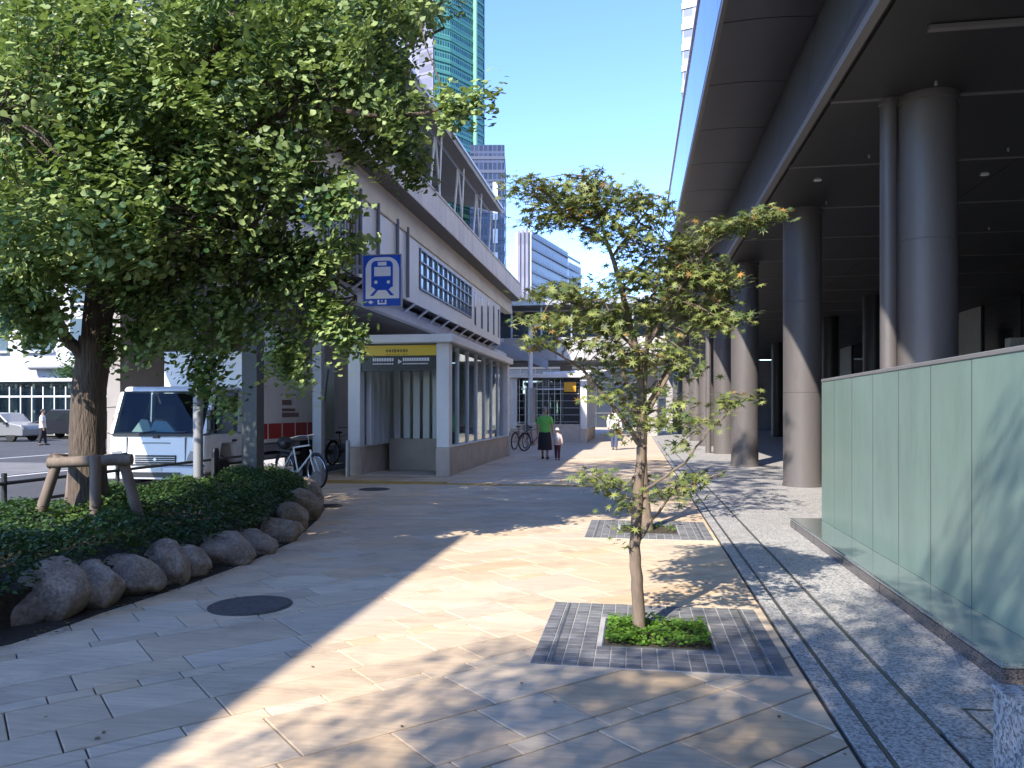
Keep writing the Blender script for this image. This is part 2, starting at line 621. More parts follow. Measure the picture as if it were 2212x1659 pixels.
# far pavement: pieces below a pixel
m_farpave = mat('far_paving', (0.53, 0.44, 0.33), 0.75, noise=(1.2, 0.15, 5), noise2=(8, 0.1, 4), stretch=(0.5, 2, 1), rot=R(-45))
box_part('far_paving', m_farpave, pavement, -7.25, 0.945, 26.0, 94, -0.0155, 0.0)

# granite strips on the right
def gr(x0, x1, y0, y1, z=0.001, name='granite_slab'):
    v, f = slab_geo([(x0, y0), (x1, y0), (x1, y1), (x0, y1)], z + rs.uniform(-0.001, 0.001), -0.0175, 0.0025, 0.003)
    me = bpy.data.meshes.new(name); me.from_pydata(v, [], f); me.materials.append(m_gran)
    return piece(name, me, pavement)
y = -1.0
while y < 40:
    gr(0.965, 1.076, y, y + 1.5); y += 1.5
y = -0.6
while y < 40:
    gr(1.10, 1.391, y, y + 0.95); y += 0.95
ys = [-1, 0.7, 2.3, 3.05, 3.9, 4.75, 5.85, 7.0, 8.2, 9.4, 10.6]
for a, b in zip(ys[:-1], ys[1:]):
    if b < 4: gr(1.42, 2.9, a, b)
    else: gr(1.42, 2.32, a, b)
for k in range(4):
    gr(2.92, 4.6, -1 + k * 1.25, 0.25 + k * 1.25)
for row in range(24):
    for c in range(9):
        y0 = 10.6 + row * 1.2
        gr(1.42 + c * 1.1, 1.42 + (c + 1) * 1.1, y0, y0 + 1.2)
box_part('granite_paving', m_gran, pavement, 0.965, 25, 39.5, 94, -0.0155, 0.0)
box_part('granite_paving', m_gran, pavement, 11.35, 25, -13, 39.4, -0.0155, 0.0)
box_part('granite_paving', m_gran, pavement, 4.62, 11.3, -13, 10.55, -0.0155, 0.0)
box_part('slot_drain', m_slot, pavement, 1.078, 1.098, -1, 39.5, -0.017, -0.003)
box_part('slot_drain', m_slot, pavement, 1.393, 1.412, 3.9, 39.5, -0.017, -0.003)
# L-shaped cover groove near the granite block
for a in ((1.62, 2.25, 4.22, 4.235), (1.62, 1.635, 3.55, 4.22)):
    box_part('groove', m_slot, pavement, *a, 0.0025, 0.0045)

# granite block (low wall end)
blk = thing('granite_block', 'speckled grey granite low wall end at the granite paving', 'low wall', (1.46, 3.5, 0))
m_gran_b = granite_mat('granite_block', (0.10, 0.10, 0.105), (0.46, 0.46, 0.46), 75)
box_part('body', m_gran_b, blk, 0, 0.9, -3.2, 0, 0, 0.335, 0.006)
box_part('top_slab', m_gran_b, blk, -0.004, 0.904, -3.2, 0.004, 0.339, 0.372, 0.004)

# ------------------------------------------------------------------ tree pits
def tree_pit(x0, y0, label, detail):
    W = 1.5
    pit = thing('tree_pit', label, 'tree pit', (x0, y0, 0), group='square tree pits')
    sx0, sx1, sy0, sy1 = 0.42, 1.10, 0.42, 1.05      # soil opening
    b = MB()
    for r in ((0, W, 0, sy0), (0, W, sy1, W), (0, sx0, sy0, sy1), (sx1, W, sy0, sy1)):
        b.box(r[0], r[1], r[2], r[3], -0.012, 0.004)
    b.build('bedding', m_sett_joint, pit, fix=False)
    n = 16; cw = W / n
    mb = MB(); cols = []
    for i in range(n):
        for j in range(19):
            a0, a1 = i * cw, (i + 1) * cw
            b0, b1 = j * W / 19, (j + 1) * W / 19
            if a1 > sx0 + 0.02 and a0 < sx1 - 0.02 and b1 > sy0 + 0.02 and b0 < sy1 - 0.02: continue
            c = np.array((0.15, 0.15, 0.155)) * rs.uniform(0.75, 1.2)
            v, f = slab_geo([(a0, b0), (a1, b0), (a1, b1), (a0, b1)], 0.0085 + rs.uniform(-0.001, 0.001), 0.003, 0.0035, 0.003)
            if detail:
                me = bpy.data.meshes.new('sett'); me.from_pydata(v, [], f); set_tone(me, c); me.materials.append(m_sett)
                piece('sett', me, pit)
            else:
                mb.add(v, f); cols += [tuple(c)] * len(v)
    if not detail:
        o = mb.build('setts', m_sett, pit, fix=False); set_tone(o.data, np.array(cols)); o['kind'] = 'stuff'
    for xx in (0.115, W - 0.13):
        box_part('slot', m_slot, pit, xx, xx + 0.012, 0.03, W - 0.03, 0.009, 0.0115)
    e = MB()
    for r in ((sx0, sx1, sy0 - 0.012, sy0), (sx0, sx1, sy1, sy1 + 0.012), (sx0 - 0.012, sx0, sy0 - 0.012, sy1 + 0.012), (sx1, sx1 + 0.012, sy0 - 0.012, sy1 + 0.012)):
        e.box(*r, -0.01, 0.013)
    e.build('steel_edging', m_slot, pit, fix=False)
    box_part('soil', mat('soil', (0.06, 0.042, 0.028), 0.95, noise=(20, 0.4, 4), bump=(60, 0.8, 0.02)), pit, sx0, sx1, sy0, sy1, -0.012, 0.006)
    lm = MATS.get('pit_weed') or leaf_mat('pit_weed', (0.3, 0.5, 0.05), 0.35)
    nL = 2600 if detail else 260
    C = np.stack([rng.uniform(x0 + sx0 + .01, x0 + sx1 - .01, nL), rng.uniform(y0 + sy0 + .01, y0 + sy1 - .01, nL), np.zeros(nL)], 1)
    h = 0.05 + 0.03 * np.sin(C[:, 0] * 14) * np.cos(C[:, 1] * 17)
    C[:, 2] = 0.01 + rng.random(nL) ** 0.6 * h
    keep = ~((C[:, 0] > x0 + 0.62) & (rng.random(nL) < 0.45))
    C = C[keep]
    g = leaves('low_green_weeds', lm, None, C, rng.uniform(0.010, 0.022, len(C)), [(0, -1, 0), (0.75, -0.1, 0.1), (0, 1, 0), (-0.75, -0.1, 0.1)], [(0, 1, 2, 3)],
               mixcols(len(C), (0.07, 0.16, 0.02), (0.16, 0.30, 0.04)), up=0.55)
    tag(g, 'bright green low weeds in the soil of the ' + ('nearer' if detail else 'farther') + ' tree pit', 'weeds', kind='stuff')
    return pit
tree_pit(-0.62, 4.58, 'square of small grey setts around the slim tree with the brick-lined soil', True)
bpy.data.objects['tree_pit']['label'] = 'grey sett square with its soil full of bright weeds, beside slim bare trunk'
tree_pit(-0.6, 9.25, 'grey sett square around the thicker tree, halfway to the station kiosk', False)

# ------------------------------------------------------------------ manhole, drains, tactile strip
def cover(p, r, label, cat, rough_m, squash=1.0):
    t = thing('manhole_cover', label, cat, (p.x, p.y, 0), group=None)
    MB().cyl(0, 0, -0.01, 0.0045, r, 40).build('frame', m_slot, t)
    MB().cyl(0, 0, -0.01, 0.0075, r * 0.93, 40).build('lid', rough_m, t)
    g = MB()
    for k in range(-6, 7):
        L = math.sqrt(max(0, (r * .88) ** 2 - (k * r * .135) ** 2))
        g.box(-L, L, k * r * .135 - .006, k * r * .135 + .006, 0.007, 0.0098)
    g.build('tread', rough_m, t, fix=False)
    return t
m_iron = mat('cast_iron', (0.095, 0.08, 0.072), 0.6, 0.1, noise=(25, 0.3, 4), bump=(90, 0.5, 0.004))
cover(PG(541, 1308), 0.315, 'round dark iron manhole cover in the sandstone paving', 'manhole cover', m_iron)
cover(PG(705, 1093), 0.26, 'dark iron cover beside the end of the stone planter', 'manhole cover', m_iron)
cover(PG(808, 1057), 0.30, 'dark iron cover in front of the station kiosk', 'manhole cover', m_iron)
m_tact = mat('tactile_yellow', (0.42, 0.27, 0.06), 0.75, noise=(3, 0.25, 4))
tact = thing('tactile_strip', 'yellow tactile paving strip in front of the station kiosk', 'tactile paving', (0, 0, 0))
tb = MB()
tb.box(0.002, 0.298, 0.002, 0.298, -0.004, 0.006)
for i in range(5):
    for j in range(5):
        tb.lathe([(0.018, 0.005), (0.011, 0.0105)], 6, (0.04 + i * .055, 0.04 + j * .055, 0))
tme = tb.build('tactile_tile', m_tact, tact, fix=False).data
first = bpy.data.objects['tactile_tile']; first.location = (-6.6, 15.45, 0)
for i in range(1, 22):
    o = piece('tactile_tile', tme, tact); o.location = (-6.6 + i * .3, 15.45, 0)
for i in range(0, 9):
    o = piece('tactile_tile', tme, tact); o.location = (-6.6 + i * .3, 15.75, 0)
# small scattered dry leaves
m_dry = leaf_mat('dry_leaf', (0.2, 0.1, 0.03), 0.1)
Cn = []
for k in range(22):
    p = PG(rs.uniform(0, 1900), rs.uniform(1200, 1640))
    if not inpoly(p.x, p.y, plan_poly) and p.x < 0.9: Cn.append((p.x, p.y, 0.006))
Cn = np.array(Cn)
tag(leaves('dry_leaves', m_dry, None, Cn, rng.uniform(0.008, 0.018, len(Cn)), [(0, -1, 0), (0.7, 0, 0.15), (0, 1, 0), (-0.7, 0, 0.15)], [(0, 1, 2, 3)],
    mixcols(len(Cn), (0.10, 0.06, 0.03), (0.2, 0.14, 0.05)), up=0.9), 'few dry brown leaves lying on the sandstone paving', 'fallen leaves', kind='stuff')

# ================================================================== GREEN GLASS WALL (right)
m_gpanel = mat('green_glass_panel', (0.215, 0.30, 0.25), 0.42, noise=(0.8, 0.08, 4), noise2=(7, 0.05, 5), stretch=(1, 1, 0.35), spec=0.4, coat=0.12, stain=(2.2, 0.15, (1, 1, .25)))
MATS['green_glass_panel'].node_tree.nodes['Principled BSDF'].inputs['Coat Roughness'].default_value = 0.12
WX, WY0, WY1, WZ = 2.33, 5.0, 10.38, 1.9
gw = thing('green_panel_wall', 'pale green back-painted glass wall on a polished granite plinth', 'wall', (WX, WY0, 0))
ledge_p = [(-0.35, -0.36), (2.6, -0.36), (2.6, 5.55), (-0.35, 5.55)]
MB().prism([(a, b) for a, b in ledge_p], 0.0, 0.085, 'z').build('plinth', m_gran_d, gw)
MB().box(-0.352, 2.602, -0.362, 5.552, 0.087, 0.118).build('plinth_top', m_ledge, gw, bevel=0.012, fix=False)
for yy in (0.6, 1.8, 3.0, 4.2, 5.2):
    box_part('plinth_joint', m_black, gw, -0.3515, -0.349, yy, yy + .006, 0.004, 0.083)
MB().box(0.03, 2.3, 0.03, 5.35, 0.118, 1.86).build('core', m_dark, gw, fix=False)
jn = [0.0, 0.14, 0.91, 1.68, 2.45, 3.22, 3.98, 4.75, 5.38]
for a, b in zip(jn[:-1], jn[1:]):
    box_part('glass_panel', m_gpanel, gw, 0.0, 0.026, a + 0.004, b - 0.004, 0.12, 1.865)
    if a > .1: box_part('joint', m_black, gw, -0.001, 0.026, a - 0.0035, a + 0.0035, 0.12, 1.865)
for k in range(3):
    box_part('glass_panel', m_gpanel, gw, 0.03 + k * 0.76, 0.03 + k * 0.76 + 0.754, 5.352, 5.378, 0.12, 1.865)
    box_part('glass_panel', m_gpanel, gw, 0.03 + k * 0.76, 0.03 + k * 0.76 + 0.754, 0.002, 0.028, 0.12, 1.865)
m_cop = mat('coping_metal', (0.30, 0.285, 0.27), 0.35, 0.3)
MB().box(-0.006, 2.306, -0.006, 5.386, 1.867, 1.902).build('coping', m_cop, gw, fix=False, bevel=0.005)

# ================================================================== RIGHT BUILDING: arcade
m_colm = mat('column_cladding', (0.125, 0.113, 0.11), 0.45, 0.1, noise=(1.2, 0.07, 3), stretch=(1, 1, 0.15), stain=(5, 0.15, (1, 1, .2)))
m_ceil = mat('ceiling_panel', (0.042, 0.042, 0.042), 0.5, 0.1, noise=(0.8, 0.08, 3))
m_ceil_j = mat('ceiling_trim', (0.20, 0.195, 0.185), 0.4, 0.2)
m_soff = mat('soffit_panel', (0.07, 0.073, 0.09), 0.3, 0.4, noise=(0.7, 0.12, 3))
m_rim = mat('soffit_rim', (0.10, 0.095, 0.10), 0.4, 0.3)
m_fasc = mat('fascia_blue_glass', (0.10, 0.15, 0.52), 0.06, 0.85, noise=(0.3, 0.04, 2))
YA, YB = -6.0, 64.0
arc = thing('arcade_building', 'dark arcade building with a deep overhanging soffit on tall round columns', 'building', (3.5, 12, 0))
def loc_arc(mb_):   # helper: world geometry to child of arc
    return mb_
AO = Vector((3.5, 12, 0))
def apart(name, m, x0, x1, y0, y1, z0, z1, bevel=0.0, parent=None):
    return MB().box(x0 - AO.x, x1 - AO.x, y0 - AO.y, y1 - AO.y, z0 - AO.z, z1 - AO.z).build(name, m, parent or arc, fix=False, bevel=bevel)
ZC = 5.5
# ceiling panels with joints every 2.75 m
yj = [-6.0 + 2.75 * k + 0.12 for k in range(26)]
for a, b in zip(yj[:-1], yj[1:]):
    for x0, x1 in ((2.50, 6.0), (6.0, 9.6), (9.6, 13.4)):
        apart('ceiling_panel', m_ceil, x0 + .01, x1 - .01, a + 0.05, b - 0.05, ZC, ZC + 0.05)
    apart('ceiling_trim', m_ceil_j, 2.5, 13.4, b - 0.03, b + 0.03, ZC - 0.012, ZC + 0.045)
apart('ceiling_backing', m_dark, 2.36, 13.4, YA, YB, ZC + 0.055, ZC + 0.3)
# bright lip at the ceiling edge
apart('edge_lip', mat('edge_lip', (0.22, 0.21, 0.20), 0.4, 0.2), 2.34, 2.44, YA, YB, ZC - 0.02, ZC + 0.08)
m_infas = mat('inner_fascia', (0.09, 0.087, 0.083), 0.6, 0.0, noise=(0.8, 0.1, 3))
# flat soffit panels from lip to rim
def soffit(y0, y1):
    n = 7; b = MB(); vs_ = []
    for i in range(n):
        t_ = i / (n - 1)
        x = 2.54 + (1.24 - 2.54) * t_
        z = 7.10 + 0.03 * math.sin(math.pi * t_)
        vs_.append((x - AO.x, z))
    top = [(x, z + 0.06) for x, z in vs_[::-1]]
    b.prism(vs_ + top, y0 - AO.y, y1 - AO.y, 'y')
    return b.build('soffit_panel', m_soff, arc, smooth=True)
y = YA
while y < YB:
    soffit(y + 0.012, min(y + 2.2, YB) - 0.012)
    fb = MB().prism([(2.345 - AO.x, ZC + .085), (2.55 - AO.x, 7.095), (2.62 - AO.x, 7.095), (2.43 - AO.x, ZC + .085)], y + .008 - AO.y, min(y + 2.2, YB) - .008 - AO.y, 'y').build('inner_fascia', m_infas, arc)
    y += 2.2
apart('soffit_rim', m_rim, 1.175, 1.238, YA, YB, 7.06, 7.18)
y = YA
while y < YB:
    apart('fascia_panel', m_fasc, 1.17, 1.195, y + 0.006, min(y + 2.2, YB) - 0.006, 7.19, 9.16); y += 2.2
apart('fascia_cap', m_white, 1.14, 1.28, YA, YB, 9.17, 9.24)
apart('roof_slab', m_conc, 1.30, 13.6, YA, YB, 7.2, 9.1)
# unseen pale tower added behind the arcade to bounce sun and cut sky
ot = thing('bounce_tower', 'added tall pale tower hidden behind the arcade roof, bouncing sunlight', 'tower', (27, 28, 0))
m_ot = facade_mat('pale_office_wall', (0.66, 0.63, 0.58), (0.40, 0.39, 0.38), 1.8, 3.8, 0.45, 0.4)
box_part('shaft', m_ot, ot, -12.9, 13, -34, 36, -.14, 76)
for k in range(15):
    box_part('floor_band', m_conc_pale, ot, -13.05, 13.1, -34.1, 36.1, 12 + k * 4.2, 12.7 + k * 4.2)
# unseen blocks added behind the camera and across the road to cut sky light
for nm, lab, bx_ in (('sky_block_behind', 'added unseen office block behind the camera, cutting sky light', (-2, 44, -62, -34, 26)),
                     ('sky_block_across', 'added unseen office block across the road, cutting sky light', (-86, -60, -6, 34, 24))):
    b_ = thing(nm, lab, 'building', (bx_[0], bx_[2], -.14))
    m_b = facade_mat(nm + '_wall', (0.30, 0.26, 0.22), (0.07, 0.08, 0.10), 2.4, 3.6, 0.35, 0.4)
    box_part('wall', m_b, b_, 0, bx_[1] - bx_[0], 0, bx_[3] - bx_[2], 0, bx_[4])
    for k in range(int(bx_[4] / 3.6) - 1):
        box_part('floor_band', m_conc, b_, -.1, bx_[1] - bx_[0] + .1, -.1, bx_[3] - bx_[2] + .1, 4 + k * 3.6, 4.7 + k * 3.6)
# columns
cols_ = [(926, 10.0, 0.36), (802.3, 15.6, 0.365), (744.7, 21.2, 0.36), (724, 27.5, 0.36)]
cpos = []
for u, d, r in cols_:
    p = Vector((0, 0, 0)) + ray(u, HOR) * d
    cpos.append((p.x, p.y, r))
for k in range(6):
    cpos.append((3.05, cpos[3][1] + 6.0 * (k + 1), 0.36))
cpos.append((3.9, 4.6, 0.36))
for x, y, r in cpos:
    c_ = MB().lathe([(r + .012, 0.0), (r + .012, 0.05), (r, 0.055), (r, 1.85), (r - .006, 1.855), (r - .006, 1.862), (r, 1.867), (r, 3.65), (r - .006, 3.655), (r - .006, 3.662), (r, 3.667), (r, ZC - 0.1), (r + .02, ZC - 0.095), (r + .02, ZC - .002)], 48, (x - AO.x, y - AO.y, 0)).build('column', m_colm, arc, smooth=True)
# slim pipes beside two of the columns
for x, y in ((cpos[0][0] - 0.47, cpos[0][1] - 0.05), (cpos[3][0] - 0.5, cpos[3][1] + 0.4)):
    MB().lathe([(0.10, 0), (0.10, ZC - .08), (0.115, ZC - .075), (0.115, ZC - .002)], 24, (x - AO.x, y - AO.y, 0)).build('downpipe', m_colm, arc, smooth=True)
# inner columns
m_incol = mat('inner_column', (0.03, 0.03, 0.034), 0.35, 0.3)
for k in range(7):
    MB().cyl(8.2 - AO.x, 10.2 + k * 6.2 - AO.y, 0, ZC - .002, 0.36, 32).build('inner_column', m_incol, arc, smooth=True)
# back wall : dark glazing with mullions
m_dglass = mat('dark_glazing', (0.02, 0.025, 0.028), 0.06, 0.0, spec=0.8)
for k in range(22):
    y0 = -4 + k * 3.0
    apart('glazing', m_dglass if k % 3 else mat('pale_wall_panel', (0.34, 0.36, 0.35), 0.5, noise=(2, 0.1, 3)), 13.0, 13.06, y0 + .03, y0 + 2.97, 0.0, ZC - .002)
    apart('mullion', m_dark, 12.94, 13.0, y0 - .03, y0 + .03, 0.0, ZC - .002)
apart('transom', m_dark, 12.95, 13.0, -4, 62, 2.6, 2.68)
apart('back_wall', m_dark, 13.1, 13.5, -6, 64, 0, 5.5)
apart('end_wall', m_conc, 2.4, 13.5, 63.0, 63.6, 0, 5.45)
# pale stubs added for the sunlit patch seen through the columns
apart('sunlit_patch_stub', mat('sunlit_patch_stub', (0.42, 0.43, 0.42), 0.6, noise=(4, 0.25, 4)), 9.6, 12.4, 22.0, 22.3, 0, 3.4)
apart('sunlit_patch_stub', MATS['sunlit_patch_stub'], 8.9, 12.8, 11.0, 11.25, 1.2, 3.0)
# ceiling downlights (unlit)
for x, y in ((4.9, 8.7), (3.1, 14.1), (6.5, 8.7), (5.8, 14.2), (7.2, 19.6)):
    MB().lathe([(0.07, ZC - 0.03), (0.06, ZC - 0.008), (0.06, ZC)], 16, (x - AO.x, y - AO.y, 0)).build('downlight', m_white, arc)
# long track fixture along a ceiling joint, and sprinkler heads
apart('track_light', m_ceil_j, 3.0, 9.0, 8.62, 8.70, ZC - .06, ZC - .013)
MB().tube([(4.35 - AO.x, 8.66 - AO.y, ZC - .06), (4.35 - AO.x, 8.5 - AO.y, ZC - .16)], .05, 12).build('spot_lamp', m_white, arc)
for k in range(5):
    for x in (3.6, 5.6, 7.6):
        MB().cyl(x - AO.x, 7.4 + k * 2.75 - AO.y, ZC - .05, ZC, .02, 8).build('sprinkler', m_steel_l, arc)
# glass balustrade between columns 2 and 3
bal = thing('glass_balustrade', 'low clear glass balustrade standing behind the round columns', 'balustrade', (4.35, 21.4, 0))
for k in range(4):
    box_part('glass_pane', g_clear, bal, k * 1.1 + .02, k * 1.1 + 1.06, -0.008, 0.008, 0.08, 1.1)
    box_part('post', m_steel_l, bal, k * 1.1 - .02, k * 1.1 + .016, -0.02, 0.02, 0, 1.12)
box_part('handrail', m_steel_l, bal, -.03, 4.45, -.025, .025, 1.121, 1.16)

# ================================================================== STATION BUILDING (elevated, left)
m_cream = mat('cream_beam', (0.68, 0.61, 0.46), 0.75, noise=(1, 0.1, 5))
m_panel = mat('pale_metal_panel', (0.68, 0.65, 0.59), 0.5, 0.0, noise=(1.5, 0.06, 4))
m_louv = mat('grey_louver', (0.26, 0.26, 0.27), 0.5, 0.2)
m_para = mat('parapet_concrete', (0.65, 0.61, 0.57), 0.8, noise=(0.8, 0.1, 6), noise2=(10, 0.06, 4), stain=(1.8, 0.3, (1, 1, .12)))
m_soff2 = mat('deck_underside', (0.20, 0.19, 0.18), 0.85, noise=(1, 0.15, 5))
m_bglass = mat('blue_window_glass', (0.10, 0.15, 0.19), 0.08, 0.0, spec=0.9)
m_frame = mat('window_frame_grey', (0.30, 0.33, 0.36), 0.4, 0.4)
SO = Vector((-9.0, 22.0, 0.0))
st = thing('station_building', 'long pale elevated station building with a concrete parapet and a strutted wing roof', 'building', SO)
def sp(name, m, x0, x1, y0, y1, z0, z1, bevel=0.0, parent=None):
    return MB().box(x0 - SO.x, x1 - SO.x, y0 - SO.y, y1 - SO.y, z0, z1).build(name, m, parent or st, fix=False, bevel=bevel)
S0, S1 = 9.2, 34.5
XF = -6.0
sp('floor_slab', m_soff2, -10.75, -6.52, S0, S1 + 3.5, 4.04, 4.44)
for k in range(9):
    sp('soffit_panel', m_soff2, -10.72, -6.55, S0 + k * 3.2 + .02, S0 + k * 3.2 + 3.18, 3.985, 4.037)
y = S0
while y < S1 + 3.5:
    y2 = min(y + 3.2, S1 + 3.5)
    sp('edge_beam', m_conc_pale, -6.515, -6.3, y + .006, y2 - .006, 4.0, 4.33); y = y2
sp('core', m_dark, -10.6, XF - .06, S0 + .05, S1 - .05, 4.445, 6.9)
# facade pieces
def fac(name, m, y0, y1, z0=4.46, z1=6.2, out=0.0):
    return sp(name, m, XF - .05, XF + out, y0 + .008, y1 - .008, z0, z1)
y = S0
while y < 14.3:
    fac('wall_panel', m_panel, y, min(y + 1.32, 14.3)); y += 1.32
n_l = 12
fac('louver_frame', m_louv, 14.3, 16.3, 4.46, 6.2, -0.03)
for k in range(n_l):
    sp('louver_blade', m_louv, XF - .03, XF + .02, 14.33 + k * .165, 14.33 + k * .165 + .09, 4.62, 6.16)
for a, b in ((16.3, 17.5), (17.5, 19.0), (19.0, 19.9), (19.9, 21.2)):
    fac('wall_panel', m_panel, a, b)
    MB().cyl(XF + .06 - SO.x, a + .02 - SO.y, 4.5, 6.35, 0.045, 10).build('downpipe', m_steel, st)
# ribbon window with transoms and mullions
fac('window_sill_panel', m_panel, 21.2, 28.3, 4.46, 4.92)
fac('window_head_panel', m_panel, 21.2, 28.3, 6.1, 6.2)
win = fac('ribbon_window', m_bglass, 21.3, 28.2, 4.94, 6.08, -0.02)
for k in range(12):
    yy = 21.3 + k * 6.88 / 11
    sp('mullion', m_frame, XF - .02, XF + .035, yy - .02, yy + .02, 4.93, 6.09)
for zz in (4.95, 5.34, 5.72, 6.06):
    sp('transom', m_frame, XF - .02, XF + .045, 21.25, 28.25, zz - .018, zz + .018)
for a, b in ((28.3, 29.6), (29.6, 30.9), (30.9, 32.2), (32.2, 33.4), (33.4, 34.5)):
    fac('wall_panel', m_panel, a, b)
    sp('slot_window', m_bglass, XF + .001, XF + .012, a + .5, a + .8, 4.75, 6.0)
# beam above the facade, dark soffit, parapet
y = S0
while y < S1 + 3:
    y2 = min(y + 3.0, S1 + 3)
    sp('cream_beam', m_cream, XF - .3, XF + .05, y + .005, y2 - .005, 6.22, 6.88)
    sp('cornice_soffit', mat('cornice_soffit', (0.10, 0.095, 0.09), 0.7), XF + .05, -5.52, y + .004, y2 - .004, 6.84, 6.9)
    sp('parapet_panel', m_para, -5.62, -5.5, y + .006, y2 - .006, 6.86, 7.58)
    y = y2
sp('roof_deck', m_conc, -10.9, -5.63, S0, S1 + 3, 6.9, 7.0)
sp('parapet_cap', m_conc_pale, -5.66, -5.47, S0, S1 + 3, 7.582, 7.63)
sp('end_wall', m_panel, -10.6, XF + .02, S0 - .05, S0, 4.46, 6.85)
# little raking struts under the facade
for k in range(19):
    yy = 10 + k * 1.35
    MB().tube([(XF + .02 - SO.x, yy - SO.y, 4.47), (-6.33 - SO.x, yy - SO.y - .05, 4.2)], 0.035, 8).build('strut', m_white, st)
# piers
m_post = mat('shaded_post_steel', (0.06, 0.065, 0.065), 0.5)  # darker than the grey steel, to stand for shade on the posts
sp('post', m_post, -6.41, -6.15, 12.0, 12.26, -0.02, 3.99)
sp('post', m_post, -6.95, -6.65, 27.0, 27.3, -0.02, 3.99)
for yy in (13, 21):
    sp('pier', m_conc, -10.6, -9.9, yy + 8.0, yy + 8.9, -0.1, 3.98, 0.05)
sp('service_wall', mat('service_wall', (0.30, 0.27, 0.24), 0.8, noise=(1, 0.12, 4)), -14.4, -14.0, 19.5, 40, -0.1, 7.0)
# wing roof
wr = MB().prism([(-8.18, 13.75), (-8.18, 14.05), (-15.2, 15.9), (-15.2, 15.5)], 15 , 47.6, 'y')
wr.v = [(a - SO.x, b - SO.y, c) for a, b, c in wr.v]
m_wing = mat('wing_roof_underside', (0.20, 0.17, 0.15), 0.6, noise=(0.7, 0.1, 4))
wing = wr.build('wing_roof', m_wing, st)
sp('roof_gutter', m_steel_l, -8.2, -8.1, 15, 47.6, 14.0, 14.12)
sp('roof_edge_pipe', m_steel_l, -8.95, -8.85, 15, 47.4, 13.78, 13.88)
for k in range(7):
    yy = 18 + k * 4.6
    for dy in (-2.25, 2.25):
        MB().tube([(-8.9 - SO.x, yy - SO.y, 7.0), (-8.9 - SO.x, yy + dy - SO.y, 13.8)], 0.055, 8).build('roof_strut', m_conc_pale, st, smooth=True)
    MB().tube([(-8.9 - SO.x, yy + 2.3 - SO.y, 7.0), (-8.6 - SO.x, yy + 2.3 - SO.y, 13.8)], 0.045, 8).build('roof_strut', m_conc_pale, st, smooth=True)
for k in range(13):
    sp('platform_glazing', m_bglass, -11.06, -11.0, 15 + k * 2.5 + .04, 15 + k * 2.5 + 2.46, 7.0, 12.6)
    sp('platform_mullion', m_frame, -11.0, -10.92, 15 + k * 2.5 - .04, 15 + k * 2.5 + .04, 7.0, 13.6)
sp('platform_body', m_soff2, -14.9, -11.1, 15, 47, 7.0, 13.6)
# pale downlight under the deck, blue name board on the facade
pl_ = PG(481, 607, 3.97)
MB().lathe([(0.20, 3.93), (0.17, 3.90), (0.19, 3.985)], 20, (pl_.x - SO.x, pl_.y - SO.y, 0)).build('deck_lamp', m_white, st)
sp('blue_board', mat('blue_board', (0.02, 0.22, 0.55), 0.4), XF + .02, XF + .06, 12.3, 13.9, 5.0, 5.35)

